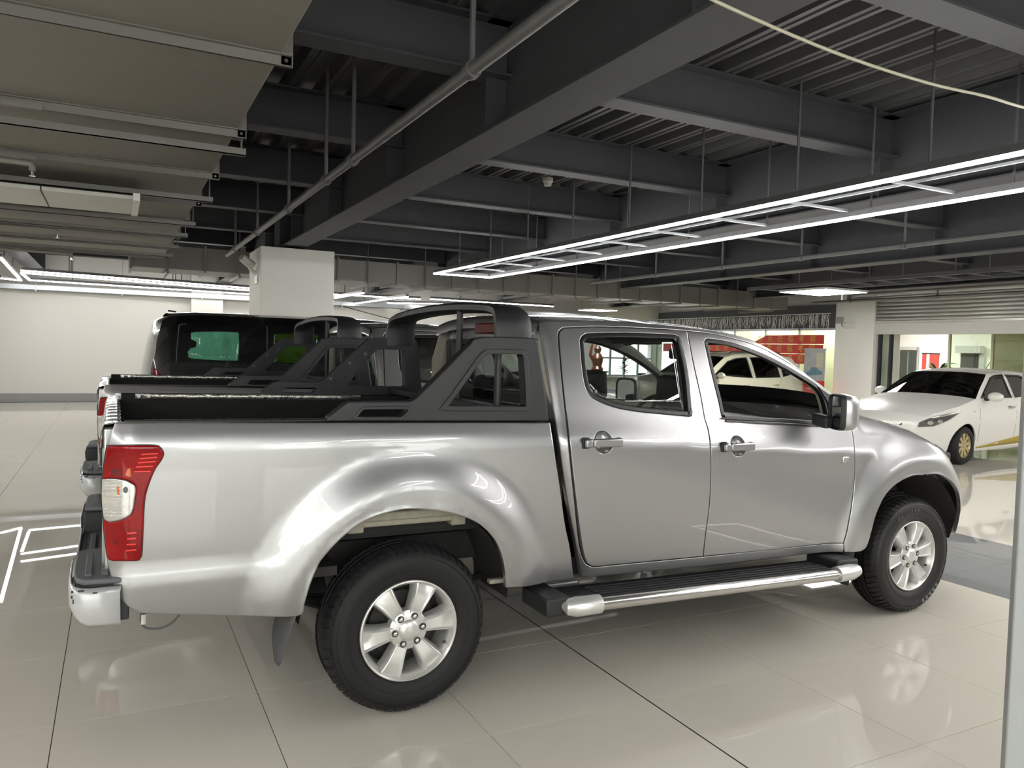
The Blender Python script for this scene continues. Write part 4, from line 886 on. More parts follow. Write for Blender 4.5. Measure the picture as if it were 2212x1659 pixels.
for i, (y, z) in enumerate(hp):
    a = hp[max(0, i-1)]; b = hp[min(len(hp)-1, i+1)]; d = Vector((b[0]-a[0], b[1]-a[1])).normalized(); nx, nz = -d.y, d.x
    fl = min(1.0, abs(y-0.085)/0.2, abs(2*YC-0.085-y)/0.2); w0 = x0h+0.035*fl; w1 = x1h-0.01*fl; th = 0.052
    q = [(w0, 0.25), (w0+0.02, 0.0), (w1-0.03, 0.0), (w1, 0.3), (w1, 0.75), (w1-0.02, 1.0), (w0+0.02, 1.0), (w0, 0.75)]
    rows.append([(x, y-nx*th*t, z-nz*th*t) for x, t in q])
MB().loft(rows, True).build('hoop', 'rollbar', rbo, ang=50)
for y in (float(onx(1078, 710, x0h+0.06)[1]), float(onx(993, 710, x0h+0.06)[1])): MB().cyl((x0h+0.06, y, 1.31), (x0h+0.06, y, zt+0.15), 0.017, n=12).build('rod', 'rollbar', rbo)
MB().box(x0h+0.02, x0h+0.10, 0.1, 2*YC-0.1, 1.285, 1.325).build('cross_bar', 'rollbar', rbo, 0.008)
for q in ((0.0, 1.50), (0.10, 1.56), (-0.12, 1.40)):
    for y in (0.055+0.064, 2*YC-0.055-0.064): MB().cyl((q[0]+0.18, y-0.012, q[1]-0.02), (q[0]+0.18, y+0.012, q[1]-0.02), 0.011, n=10).build('bolt', 'plastic_grey', rbo)
# side steps
for s in (1, -1):
    f = lambda y: y if s > 0 else 2*YC-y
    zz = lambda x: 0.414+(0.376-0.414)*(x-0.905)/1.65
    def bxs(m, x0, x1, y0, y1, d0, d1):
        ya, yb = sorted((f(y0), f(y1)))
        return m.add([(x0, ya, zz(x0)+d0), (x1, ya, zz(x1)+d0), (x1, yb, zz(x1)+d0), (x0, yb, zz(x0)+d0), (x0, ya, zz(x0)+d1), (x1, ya, zz(x1)+d1), (x1, yb, zz(x1)+d1), (x0, yb, zz(x0)+d1)], [(0, 3, 2, 1), (4, 5, 6, 7), (0, 1, 5, 4), (1, 2, 6, 5), (2, 3, 7, 6), (3, 0, 4, 7)])
    st = bxs(MB(), 0.72, 2.66, -0.09, 0.14, -0.035, 0.012).build('side_step', 'plastic_black', T, 0.008)
    for k in range(5): bxs(MB(), 0.93, 2.5, -0.075+k*0.036, -0.057+k*0.036, 0.012, 0.019).build('tread_rib', 'plastic_black', st, 0.002)
    MB().tube([(x, f(-0.115), zz(x)-0.004) for x in (0.88, 1.7, 2.50)], 0.031, 14).build('side_tube', 'chrome', st)
    MB().tube([(x, f(-0.112+dy), zz(x)-0.004+dz) for x, dy, dz in ((0.715, 0.03, 0.0), (0.725, 0.01, 0), (0.76, 0, 0), (0.89, 0, 0))], [0.02, 0.038, 0.047, 0.045], 14).build('end_cap', 'alloy', st)
    MB().tube([(x, f(-0.112+dy), zz(x)-0.004+dz) for x, dy, dz in ((2.49, 0, 0), (2.60, 0, 0.005), (2.66, 0.01, 0.008), (2.675, 0.03, 0.008))], [0.045, 0.047, 0.038, 0.018], 14).build('end_cap', 'alloy', st)
    bxs(MB(), 0.62, 0.75, -0.09, 0.16, -0.05, 0.035).build('end_block', 'plastic_black', st, 0.01); bxs(MB(), 2.55, 2.72, -0.075, 0.16, -0.03, 0.06).build('end_block', 'plastic_black', st, 0.012)
    bxs(MB(), 0.40, 0.66, 0.06, 0.09, 0.085, 0.105).build('sill_lip', 'primer', st, 0.002)
# wheels
def make_wheel(newtyre, label_text):
    w = bpy.data.objects.new('wheel', None); COL.objects.link(w); w.empty_display_size = 0.1; R = 0.365; tm = 'rubber_new' if newtyre else 'rubber'
    pr = [(0.205, 0.20), (0.216, 0.03), (0.222, 0.024), (0.238, 0.012), (0.262, 0.004), (0.268, 0.0035), (0.270, 0.0055), (0.29, 0.001), (0.312, 0.004), (0.322, 0.008), (0.324, 0.0045), (0.328, 0.0055), (0.338, 0.016), (0.348, 0.026), (0.354, 0.036), (0.360, 0.055)]
    for g in (0.088, 0.124, 0.16): pr += [(0.365, g-0.006), (0.356, g-0.004), (0.356, g+0.004), (0.365, g+0.006)]
    pr += [(0.360, 0.193), (0.346, 0.222), (0.30, 0.245), (0.222, 0.22), (0.205, 0.20)]
    MB().lathe(pr, (0, 0, 0), 'y', 72).build('tyre', tm, w, ang=40)
    tb = MB(); N = 60 if newtyre else 52
    for k in range(N):
        a = 2*pi*k/N; dd = (0.32 if newtyre else 0.36)*2*pi/N; sk = 0.05
        for (ra, ha), (rb_, hb) in (((0.340, 0.020), (0.366, 0.078)), ((0.366, 0.172), (0.342, 0.226))):
            sg_ = 1 if ha < 0.1 else -1; v_ = []
            for t in (0, 0.35, 0.7, 1):
                r = ra+(rb_-ra)*(t**0.6 if ha < 0.1 else t**1.7); h = ha+(hb-ha)*t
                for d_ in (-dd, dd): v_.append(((r+0.0055)*cos(a+d_+sk*t*sg_), h-0.004*(1-t), (r+0.0055)*sin(a+d_+sk*t*sg_)))
                for d_ in (-dd, dd): v_.append(((r-0.012)*cos(a+d_+sk*t*sg_), h+0.002, (r-0.012)*sin(a+d_+sk*t*sg_)))
            fs = []
            for i in range(3):
                b0 = i*4; fs += [(b0, b0+1, b0+5, b0+4), (b0+1, b0+3, b0+7, b0+5), (b0+2, b0, b0+4, b0+6)]
            fs += [(0, 2, 3, 1), (12, 13, 15, 14)]; tb.add(v_, fs)
    tag(tb.build('tread', tm, w, ang=0), kind='stuff')
    MB().lathe([(0.2205, 0.03), (0.2215, 0.020), (0.2195, 0.015), (0.215, 0.0135), (0.211, 0.017), (0.2065, 0.026), (0.203, 0.034), (0.198, 0.040), (0.192, 0.060), (0.188, 0.115), (0.19, 0.2)], (0, 0, 0), 'y', 72).build('rim', 'alloy_lip', w, ang=40)
    MB().lathe([(0.0, 0.125), (0.15, 0.125), (0.155, 0.14), (0.188, 0.15)], (0, 0, 0), 'y', 40).build('brake_disc', 'rim_dark', w, ang=40)
    for k in range(6):
        a = radians(7+60*k); rows = []
        for r, wd, h in ((0.050, 0.024, 0.036), (0.075, 0.026, 0.030), (0.11, 0.030, 0.026), (0.15, 0.0365, 0.024), (0.185, 0.044, 0.025), (0.204, 0.049, 0.029)):
            sec = [(-1.32, h+0.055), (-1.22, h+0.02), (-1.0, h-0.001), (-0.9, h-0.004), (-0.78, h+0.003), (-0.7, h+0.005), (0.7, h+0.005), (0.78, h+0.003), (0.9, h-0.004), (1.0, h-0.001), (1.22, h+0.02), (1.32, h+0.055)]
            rows.append([(r*cos(a)-t*wd*sin(a), hh, r*sin(a)+t*wd*cos(a)) for t, hh in sec])
        MB().loft(rows).build('spoke', 'alloy', w, ang=28)
    MB().lathe([(0, 0.012), (0.02, 0.0125), (0.035, 0.016), (0.044, 0.022), (0.047, 0.027), (0.052, 0.028), (0.075, 0.030), (0.086, 0.036), (0.09, 0.07)], (0, 0, 0), 'y', 48).build('hub', 'alloy', w, ang=30)
    for k in range(6):
        a = radians(7+60*k); c = (0.0635*cos(a), 0, 0.0635*sin(a))
        MB().lathe([(0.0155, 0.0265), (0.0145, 0.0245), (0.012, 0.0245), (0.0115, 0.031)], c, 'y', 18).build('lug_seat', 'rim_dark', w)
        MB().lathe([(0, 0.019), (0.0075, 0.0195), (0.0095, 0.022), (0.0105, 0.035)], c, 'y', 12).build('lug_nut', 'chrome', w)
    MB().cyl((0.195*cos(-0.45), 0.05, 0.195*sin(-0.45)), (0.18*cos(-0.45), 0.03, 0.18*sin(-0.45)), 0.006, n=8).build('valve', 'plastic_black', w)
    me = text_mesh('JMC', 0.022, 0.0008); me.transform(Matrix.Rotation(radians(35), 4, 'Z')); me.transform(Matrix(((1, 0, 0, 0), (0, 0, -1, 0.0118), (0, 1, 0, 0), (0, 0, 0, 1)))); link('lettering', me, 'alloy_lip', w)
    if newtyre:
        n = len(label_text)
        for i, ch in enumerate(label_text):
            a = radians(124-i*6.2); me = text_mesh(ch, 0.036, 0.0012); me.transform(Matrix.Rotation(a-pi/2, 4, 'Z')); me.transform(Matrix.Translation((0.296*cos(a), 0.296*sin(a), 0))); me.transform(Matrix(((1, 0, 0, 0), (0, 0, -1, 0.0012), (0, 1, 0, 0), (0, 0, 0, 1)))); link('lettering', me, 'plastic_grey', w)
        for i in range(5):
            a = radians(-42-i*7); q = MB(); rr = 0.312
            q.prism([(r*cos(a+d), 0.0055, r*sin(a+d)) for r, d in ((rr-0.014, -0.035), (rr+0.012, -0.03), (rr+0.012, 0.035), (rr-0.014, 0.03))], (0, -0.004, 0)); q.build('raised_mark', 'plastic_grey', w, ang=0)
    return w
wA = make_wheel(False, ''); wB = make_wheel(True, 'Gallaxy')
for proto, x in ((wA, 0.0), (wB, 3.330)):
    proto.parent = T; proto.location = (x, 0, 0.3655)
    c = copy_tree(proto, T); c.location = (x, 2*YC, 0.3655); c.rotation_euler = (0, 0, pi)
# wheel wells, flaps, chassis
for x, zc, R, xl in ((0.01, 0.44, 0.475, 'rear'), (3.33, 0.42, 0.475, 'front')):
    for s in (1, -1):
        f = lambda y: y if s > 0 else 2*YC-y
        m = MB(); rows = []
        for y in (0.03, 0.10, 0.30, 0.42):
            rows.append([(x+R*cos(a), f(max(y, min(0.4, Ys(x+R*cos(a), zc+R*sin(a))+0.03))), zc+R*sin(a)) for a in np.linspace(0, pi, 25)])
        if xl == 'front': rows.append([(x+0.02*cos(a), f(0.44), zc+0.02*sin(a)) for a in np.linspace(0, pi, 25)])
        m.loft(rows).build('wheel_liner', 'under', T, ang=50)
        fa = (-0.46, 0.60, 0.30, 0.05) if xl == 'rear' else (2.83, 0.52, 0.24, -0.06)
        q = MB(); yy = sorted((f(0.015), f(0.30))); rows = []
        for t in np.linspace(0, 1, 9):
            xx = fa[0]-(0.09*t**1.4 if xl == 'rear' else 0.10*t-0.03*t*t); z = fa[1]+0.04-(fa[1]+0.04-fa[2])*t; k = max(0.35, 1-(max(0, t-0.75)/0.25)**2*0.65) if xl == 'rear' else 1
            rows.append([(xx, f(0.02), z), (xx-0.004, f(0.02+0.14*k), z-0.002), (xx, f(0.02+0.27*k), z)])
        q.loft(rows).build('mud_flap', 'flap' if xl == 'rear' else 'plastic_black', T, solid=0.008)
ch = MB()
for y in (0.42, 2*YC-0.42): ch.box(-1.0, 4.1, y-0.04, y+0.04, 0.55, 0.69)
for x in (-0.8, 0.3, 1.2, 2.2, 3.0, 3.9): ch.box(x-0.05, x+0.05, 0.42, 2*YC-0.42, 0.57, 0.66)
ch.build('chassis_frame', 'under', T, 0.004)
MB().cyl((0, 0.2, 0.365), (0, 2*YC-0.2, 0.365), 0.05, n=16).sphere((0, YC+0.05, 0.365), 0.14, 0.16, 0.14).build('rear_axle', 'under', T)
MB().cyl((3.33, 0.2, 0.365), (3.33, 2*YC-0.2, 0.365), 0.035, n=12).build('front_axle', 'under', T)
for y in (0.33, 2*YC-0.33):
    sp = MB()
    for k in range(4): sp.tube([(-0.68+0.12*k, y, 0.50-k*0.016), (-0.3, y, 0.44-k*0.014), (0, y, 0.425-k*0.012), (0.3, y, 0.44-k*0.014), (0.66-0.12*k, y, 0.50-k*0.016)], 0.016, 6)
    sp.build('leaf_spring', 'rubber', T)
MB().tube([(1.2, 1.2, 0.5), (0.6, 1.2, 0.48), (-0.3, 1.2, 0.62), (-1.1, 1.2, 0.5)], 0.032, 10).build('exhaust_pipe', 'rim_dark', T)
MB().box(0.75, 2.85, 0.2, 2*YC-0.2, 0.46, 0.52).build('underbody', 'under', T, ang=0)
ub = MB()
ub.box(-0.95, 0.55, 0.05, 0.12, 0.845, 0.885).box(-0.22, 0.25, 0.06, 0.115, 0.82, 0.85); ub.build('bed_rib', 'primer', T, 0.008)
for x in (-0.235, 0.235): MB().box(x-0.035, x+0.035, 0.055, 0.12, 0.80, 0.88).build('bed_bracket', 'primer', T, 0.006)
MB().box(-1.05, -0.30, 0.10, 2*YC-0.10, 0.62, 0.66).build('bed_underside', 'under', T, ang=0)
# rear bumper
bmo = bpy.data.objects.new('rear_bumper', None); COL.objects.link(bmo); bmo.parent = T; bmo.empty_display_size = 0.1
xb = XB0
for s in (1, -1):
    f = lambda y: y if s > 0 else 2*YC-y
    g = lambda p: [(a, f(b), c) for a, b, c in p]
    rows = []
    for x, z0, z1, y0 in ((xb+0.055, 0.535, 0.685, 0.035), (xb-0.05, 0.545, 0.688, 0.025), (xb-0.075, 0.56, 0.690, 0.028), (xb-0.095, 0.58, 0.692, 0.05), (xb-0.11, 0.60, 0.694, 0.10), (xb-0.115, 0.60, 0.695, 0.20), (xb-0.118, 0.60, 0.695, 0.46)):
        rows.append([(x, f(y0+0.02), z0), (x-0.004, f(y0), z0+0.02), (x-0.006, f(y0), z1-0.02), (x, f(y0+0.012), z1)])
    MB().loft(rows).build('corner_shell', 'bumper_paint', bmo, ang=50, solid=0.005)
    pd = MB(); pd.prism(g([(xb+0.06, 0.05, 0.692), (xb-0.07, 0.045, 0.697), (xb-0.095, 0.075, 0.70), (xb-0.105, 0.16, 0.702), (xb-0.105, 0.46, 0.706), (xb+0.03, 0.50, 0.706), (xb+0.06, 0.30, 0.70)]), (0, 0, 0.022)); po = pd.build('step_pad', 'plastic_grey', bmo, 0.007, seg=3)
    for dx in (-0.055, 0.0): MB().box(xb+dx-0.012, xb+dx+0.012, *sorted((f(0.09), f(0.40))), 0.716, 0.728).build('tread_bar', 'plastic_grey', po, 0.003)
    MB().box(xb-0.11, xb+0.05, *sorted((f(0.455), f(0.50))), 0.55, 0.705).build('inner_wall', 'plastic_black', bmo, 0.008)
    MB().box(xb-0.06, xb+0.08, *sorted((f(0.06), f(0.09))), 0.55, 0.70).build('end_plate', 'plastic_black', bmo, 0.006)
for k, (u, v, w_, h_) in enumerate(((156, 1279, 5, 4), (155, 1290, 4, 6), (158, 1300, 3, 9), (175, 1277, 14, 1.6), (205, 1281, 10, 1.4))):
    p0, p1 = ony(u-w_/2, v-h_/2, 0.0195), ony(u+w_/2, v+h_/2, 0.0195)
    MB().box(p0[0], p1[0], 0.0175, 0.0215, p1[2], p0[2]).build('paint_chip', 'ink', bmo, ang=0)
cs = MB().box(xb-0.115, xb+0.05, 0.48, 2*YC-0.48, 0.545, 0.60).build('centre_step', 'plastic_grey', bmo, 0.008)
for dx in (-0.06, -0.01): MB().box(xb+dx-0.012, xb+dx+0.012, 0.55, 2*YC-0.55, 0.60, 0.609).build('tread_bar', 'plastic_grey', cs, 0.003)
MB().box(xb-0.122, xb-0.112, 0.46, 2*YC-0.46, 0.54, 0.62).build('centre_shell', 'bumper_paint', bmo, 0.004)
MB().box(xb+0.05, xb+0.25, 0.44, 0.52, 0.56, 0.64).box(xb+0.05, xb+0.25, 2*YC-0.52, 2*YC-0.44, 0.56, 0.64).build('mount', 'under', bmo, ang=0)
wv = [ony(u, v, 0.25) for u, v in ((305, 1322), (304, 1340), (309, 1352), (318, 1357), (342, 1358), (368, 1348), (388, 1328))]
MB().tube(sm([tuple(p) for p in wv]), 0.0045, 6).build('trailer_wire', 'plastic_grey', T)
p = ony(310, 1342, 0.25); MB().cyl((p[0], p[1], p[2]+0.03), (p[0], p[1], p[2]-0.01), 0.011, n=8).build('wire_plug', 'white_plastic', T)

T2 = copy_tree(TRUCK); T2.location = (-0.06, 2.62, 0); T2['label'] = 'silver double-cab pickup parked between the near pickup and the black van'

# ================================================================== OTHER VEHICLES
def simple_wheel(R, width, rimm, spokes, tyre='rubber'):
    w = bpy.data.objects.new('wheel', None); COL.objects.link(w); w.empty_display_size = 0.1; r = R*0.63
    MB().lathe([(r*0.97, width*0.9), (r, 0.02), (r*1.08, 0.004), (R*0.85, 0), (R*0.94, 0.01), (R*0.985, 0.035), (R, 0.06), (R, width-0.06), (R*0.95, width-0.01), (r, width)], (0, 0, 0), 'y', 48).build('tyre', tyre, w)
    MB().lathe([(r, 0.03), (r*1.01, 0.018), (r*0.97, 0.016), (r*0.92, 0.035), (r*0.85, 0.12)], (0, 0, 0), 'y', 48).build('rim', rimm, w)
    MB().lathe([(0, 0.10), (r*0.9, 0.11)], (0, 0, 0), 'y', 32).build('brake_disc', 'rim_dark', w)
    MB().lathe([(0, 0.018), (r*0.15, 0.02), (r*0.2, 0.035), (r*0.22, 0.08)], (0, 0, 0), 'y', 24).build('hub', rimm, w)
    for k in range(spokes):
        a = 2*pi*k/spokes+0.2; rows = []
        for q, wd in ((0.12, 0.028), (0.5, 0.022), (0.97, 0.034)):
            rows.append([(r*q*cos(a)-t*wd*sin(a), hh+0.006*(1-q), r*q*sin(a)+t*wd*cos(a)) for t, hh in ((-1.1, 0.06), (-1, 0.026), (1, 0.026), (1.1, 0.06))])
        MB().loft(rows).build('spoke', rimm, w, ang=30)
    return w
class Car:
    def __init__(s, name, label, cat, loc, rz, W, paint, tum, plan, group=None):
        s.root = thing(name, label, cat, loc, rz, group); s.W = W; s.yc = W/2; s.paint = paint; tf = spline(tum); s.plan = plan
        xf, kf, xr, kr = plan
        s.yf = lambda x, z: tf(z)+(kf*(x-xf)**2 if x > xf else 0)+(kr*(xr-x)**2 if x < xr else 0)
        s.both = (s.root, s.root)
    def side(s, loop, holes, name='body_side', m=None, off=0.0, h=0.05): return panel(name, loop, holes, s.yf, m or s.paint, s.both, h=h, yc=s.yc, off=off, thick=0.02, edge=0.006, gap=0)
    def over(s, name, loop, m, off=-0.004, thick=0.008, parents=None, h=0.05, edge=0.003): return panel(name, loop, [], s.yf, m, parents or s.both, h=h, gap=0, edge=edge, thick=thick, yc=s.yc, off=off)
    def top(s, name, prof, m, crown=0.03, bow=0.0, n=14, din=0.0, bow2=None, crown2=None):
        rows = []; b0 = bow; c0 = crown
        for iq, (x, z) in enumerate(prof):
            bow = b0 if bow2 is None else b0+(bow2-b0)*iq/(len(prof)-1); crown = c0 if crown2 is None else c0+(crown2-c0)*min(1, 2*iq/(len(prof)-1))
            y = s.yf(x, z)+din; r = []
            for i in range(n+1):
                t = i/n; k = 1-(2*t-1)**2; k2 = 1-abs(2*t-1)**3.5; r.append((x+bow*k, y+(s.W-2*y)*t, z+crown*(0.4*k+0.6*k2)))
            rows.append(r)
        return MB().loft(rows).build(name, m, s.root, ang=50)
    def wheels(s, xs, R, width, rimm, spokes, inset_y=0.015):
        w = simple_wheel(R, width, rimm, spokes); first = True
        for x in xs:
            for side in (0, 1):
                q = w if first else copy_tree(w, s.root); first = False; q.parent = s.root
                q.location = (x, inset_y if side == 0 else s.W-inset_y, R); q.rotation_euler = (0, 0, 0 if side == 0 else pi)
    def mirror(s, x, z, m, yo=-0.16):
        for side in (0, 1):
            f = lambda y: y if side == 0 else s.W-y
            c = (x, f(yo+0.06), z); b = MB().sphere(c, 0.07, 0.12, 0.075, 18, 10).build('wing_mirror', m, s.root)
            MB().box(x-0.03, x+0.03, *sorted((f(0.0), f(0.10))), z-0.07, z-0.03).build('arm', 'plastic_black', b, 0.006)
            MB().cyl((x-0.058, f(yo+0.06), z), (x-0.062, f(yo+0.06), z), 0.06, n=16).build('mirror_glass', 'mirror_glass', b)
    def handles(s, pts, m):
        for x, z in pts:
            for side in (0, 1):
                f = lambda y: y if side == 0 else s.W-y
                y = s.yf(x, z); MB().tube([(x-0.09, f(y), z), (x-0.075, f(y-0.025), z), (x+0.075, f(y-0.028), z), (x+0.09, f(y), z)], 0.014, 8).build('door_handle', m, s.root)
    def seams(s, lines, wd=0.004):
        for ln in lines:
            up = [(x-wd, z) for x, z in ln]; dn = [(x+wd, z) for x, z in reversed(ln)]; s.over('door_seam', up+dn, 'seal', -0.0006, 0.004, edge=0, h=0.1)
    def cabin(s, x0, x1, zf, zb, seats):
        MB().box(x0, x1, 0.12, s.W-0.12, zf-0.04, zf).build('cabin_floor', 'interior_dark', s.root, ang=0)
        for x in seats:
            for y in (0.2, s.W-0.72):
                so = MB().prism([(x+0.05, y, zf+0.1), (x+0.55, y, zf+0.15), (x+0.55, y, zf+0.33), (x+0.05, y, zf+0.3)], (0, 0.52, 0)).build('seat', 'interior_dark', s.root, 0.04)
                MB().prism([(x, y, zf+0.2), (x+0.13, y, zf+0.25), (x-0.04, y, zb), (x-0.14, y, zb)], (0, 0.52, 0)).build('backrest', 'interior_dark', so, 0.04)
                MB().prism([(x-0.15, y+0.14, zb+0.03), (x-0.06, y+0.14, zb+0.03), (x-0.07, y+0.14, zb+0.2), (x-0.14, y+0.14, zb+0.2)], (0, 0.24, 0)).build('headrest', 'interior_dark', so, 0.03)
def arch(xc, zc, R, zb, n=14): return [(xc+R*cos(a), zc+R*sin(a)) for a in np.linspace(0, pi, n)] if zb is None else [(xc+R, zb)]+[(xc+R*cos(a), zc+R*sin(a)) for a in np.linspace(0, pi, n)]+[(xc-R, zb)]

# --- white hatchback
a_ = radians(6.6)
wc = Car('hatchback_car', 'white hatchback with a gold side stripe parked at the right under the shutter', 'car', (10.42, 5.97, 0), pi+a_, 1.70, 'paint_white',
         [(0.15, 0.10), (0.3, 0.05), (0.5, 0.02), (0.7, 0.0), (0.85, 0.008), (0.98, 0.04), (1.05, 0.075), (1.2, 0.135), (1.35, 0.20), (1.43, 0.26), (1.475, 0.36)], (0.05, 0.62, -2.7, 0.5))
hood = [(0.72, 0.74), (0.62, 0.80), (0.4, 0.875), (0.1, 0.945), (-0.15, 0.99), (-0.33, 1.02)]; wsc = [(-0.33, 1.02), (-0.6, 1.19), (-0.85, 1.33), (-1.0, 1.405)]
roofp = [(-1.0, 1.405), (-1.2, 1.445), (-1.6, 1.470), (-2.1, 1.465), (-2.55, 1.42), (-2.75, 1.38)]; rgl = [(-2.75, 1.38), (-3.0, 1.2), (-3.15, 1.03)]; rear = [(-3.15, 1.03), (-3.22, 0.9), (-3.28, 0.7), (-3.3, 0.45), (-3.25, 0.25)]
fw1 = [(-0.50, 1.035), (-1.04, 1.345), (-1.2, 1.385), (-1.52, 1.405), (-1.56, 1.03)]; fw2 = [(-1.66, 1.03), (-1.63, 1.405), (-2.1, 1.40), (-2.45, 1.33), (-2.72, 1.17), (-2.72, 1.09)]
lower = [(0.80, 0.66), (0.83, 0.5), (0.80, 0.25), (0.62, 0.19)]+arch(0, 0.30, 0.345, 0.19)+[(-1.3, 0.17)]+arch(-2.55, 0.30, 0.345, 0.19)+[(-3.1, 0.2), (-3.25, 0.25)]
wc.side(hood+wsc[1:]+roofp[1:]+rgl[1:]+rear[1:]+list(reversed(lower)), [fw1, fw2])
for lp in (fw1, fw2):
    g = wc.over('window_glass', inset(ccw(lp), 0.008), 'glass_dark', 0.006, 0.004, edge=0)
    panel('window_frame', lp, [inset(ccw(lp), 0.022)], wc.yf, 'seal', wc.both, h=0.06, gap=-0.004, edge=0.004, thick=0.01, yc=wc.yc, off=-0.003)
wc.over('rain_guard', [(-0.62, 1.115), (-1.04, 1.355), (-1.2, 1.395), (-1.52, 1.415), (-1.52, 1.37), (-1.2, 1.35), (-1.06, 1.31), (-0.66, 1.075)], 'glass_dark', -0.02, 0.004)
wc.top('bonnet', hood, 'paint_white', 0.05, 0.12, bow2=0.16); wc.top('windscreen', wsc, 'glass_dark', 0.02, 0.16); wc.top('roof', roofp, 'paint_white', 0.03); wc.top('rear_window', rgl, 'glass_dark', 0.01, -0.08); wc.top('tailgate', rear, 'paint_white', 0, -0.08)
fb = wc.top('front_bumper', [(0.72, 0.74), (0.80, 0.66), (0.83, 0.5), (0.80, 0.25), (0.70, 0.19)], 'paint_white', 0.05, 0.12, crown2=0)
MB().prism([(0.905, 0.5, 0.30), (0.905, 1.2, 0.30), (0.93, 1.15, 0.48), (0.93, 0.55, 0.48)], (0.02, 0, 0)).build('grille', 'plastic_black', fb, 0.005)
MB().prism([(0.88, 0.55, 0.60), (0.88, 1.15, 0.60), (0.84, 1.15, 0.68), (0.84, 0.55, 0.68)], (0.02, 0, 0)).build('upper_grille', 'plastic_black', fb, 0.005)
hlw = [(0.20, 0.835), (0.45, 0.79), (0.68, 0.73), (0.79, 0.66), (0.80, 0.58), (0.62, 0.60), (0.42, 0.70)]
hl2 = wc.over('headlight', hlw, 'lens_clear', -0.012, 0.008); panel('housing', inset(ccw(hlw), 0.006), [], wc.yf, 'interior_dark', hl2, h=0.05, gap=0, edge=0, thick=0.004, yc=wc.yc, off=-0.003)
panel('chrome_strip', [(0.18, 0.845), (0.45, 0.80), (0.66, 0.745), (0.64, 0.725), (0.44, 0.775), (0.24, 0.815)], [], wc.yf, 'chrome', hl2, h=0.05, gap=0, edge=0, thick=0.004, yc=wc.yc, off=-0.014)
for x, z in ((0.66, 0.655), (0.54, 0.68)): panel('projector', disc(x, z, 0.035, 0.03, 16), [], wc.yf, 'chrome', hl2, h=0.05, gap=0, edge=0.003, thick=0.004, yc=wc.yc, off=-0.006)
wc.over('gold_stripe', [(-0.42, 0.255), (-1.3, 0.34), (-2.15, 0.42), (-2.15, 0.26), (-0.42, 0.235)], 'gold_stripe', -0.001, 0.003, edge=0)
wc.over('sill_skirt', [(-0.36, 0.20), (-2.2, 0.20), (-2.2, 0.245), (-0.36, 0.235)], 'paint_white', -0.02, 0.02)
wc.seams([[(-0.40, 1.02), (-0.38, 0.7), (-0.42, 0.26)], [(-1.61, 1.40), (-1.61, 0.6), (-1.60, 0.26)], [(-2.62, 1.1), (-2.45, 0.75), (-2.25, 0.45)]])
wc.over('side_repeater', disc(-0.2, 0.83, 0.03, 0.012, 12), 'chrome', -0.003, 0.005)
wc.wheels((0, -2.55), 0.30, 0.19, 'gold_rim', 9); wc.mirror(-0.62, 1.06, 'paint_white'); wc.handles([(-1.42, 0.88), (-2.45, 0.90)], 'chrome'); wc.cabin(-3.0, 0.0, 0.35, 1.02, (-1.25, -2.2))
MB().loft([[(-0.12, y, 0.96), (-0.45, y, 1.0), (-0.72, y, 0.94), (-0.75, y, 0.7)] for y in np.linspace(0.14, 1.56, 8)]).build('dashboard', 'interior_dark', wc.root, ang=60)
MB().tube([(-2.3, 0.85, 1.48), (-2.48, 0.85, 1.62)], 0.006, 6).build('aerial', 'ink', wc.root)
wp = MB().tube([(-0.30, 1.3, 1.06), (-0.34, 0.8, 1.115), (-0.36, 0.45, 1.11)], 0.012, 6).build('wiper', 'ink', wc.root)
MB().prism([(-0.40, 0.30, 1.06), (-0.40, 0.62, 1.09), (-0.60, 0.64, 1.22), (-0.60, 0.32, 1.19)], (0.004, 0, 0.006)).build('dashboard_card', 'lamp_amber', wc.root, ang=0)
MB().prism([(-0.385, 0.62, 1.085), (-0.385, 0.70, 1.092), (-0.60, 0.72, 1.225), (-0.60, 0.64, 1.217)], (0.004, 0, 0.006)).build('white_card', 'white_plastic', wc.root, ang=0)

# --- pale SUV
sv = Car('suv', 'pale beige SUV parked before the glass front, seen through the truck front window', 'car', (10.55, 12.38, 0), pi, 1.88, 'paint_beige',
         [(0.2, 0.09), (0.35, 0.04), (0.6, 0.01), (0.9, 0.0), (1.05, 0.02), (1.15, 0.06), (1.35, 0.14), (1.52, 0.22), (1.62, 0.30), (1.68, 0.42)], (0.1, 0.6, -2.9, 0.5))
hood = [(0.80, 0.92), (0.6, 1.0), (0.2, 1.06), (-0.3, 1.12)]; wsc = [(-0.3, 1.12), (-0.65, 1.36), (-1.0, 1.56)]; roofp = [(-1.0, 1.56), (-1.4, 1.64), (-2.0, 1.68), (-2.8, 1.65), (-3.25, 1.58)]; rgl = [(-3.25, 1.58), (-3.5, 1.3), (-3.6, 1.12)]; rear = [(-3.6, 1.12), (-3.68, 0.9), (-3.68, 0.55), (-3.6, 0.35)]
win = [(-0.55, 1.15), (-1.05, 1.47), (-1.35, 1.545), (-2.0, 1.58), (-2.7, 1.55), (-3.02, 1.47), (-3.2, 1.34), (-2.95, 1.17), (-2.5, 1.10), (-1.6, 1.09)]
wA1 = [win[0], win[1], win[2], (-1.70, 1.572), (-1.72, 1.09), win[9]]; wA2 = [(-1.80, 1.572), win[3], (-2.6, 1.556), (-2.62, 1.112), (-1.82, 1.09)]; wA3 = [(-2.70, 1.55), win[5], win[6], win[7], (-2.72, 1.125)]
lower = [(0.86, 0.75), (0.86, 0.5), (0.80, 0.3), (0.6, 0.25)]+arch(0, 0.36, 0.42, 0.25)+[(-1.35, 0.24)]+arch(-2.7, 0.36, 0.42, 0.25)+[(-3.3, 0.28), (-3.6, 0.35)]
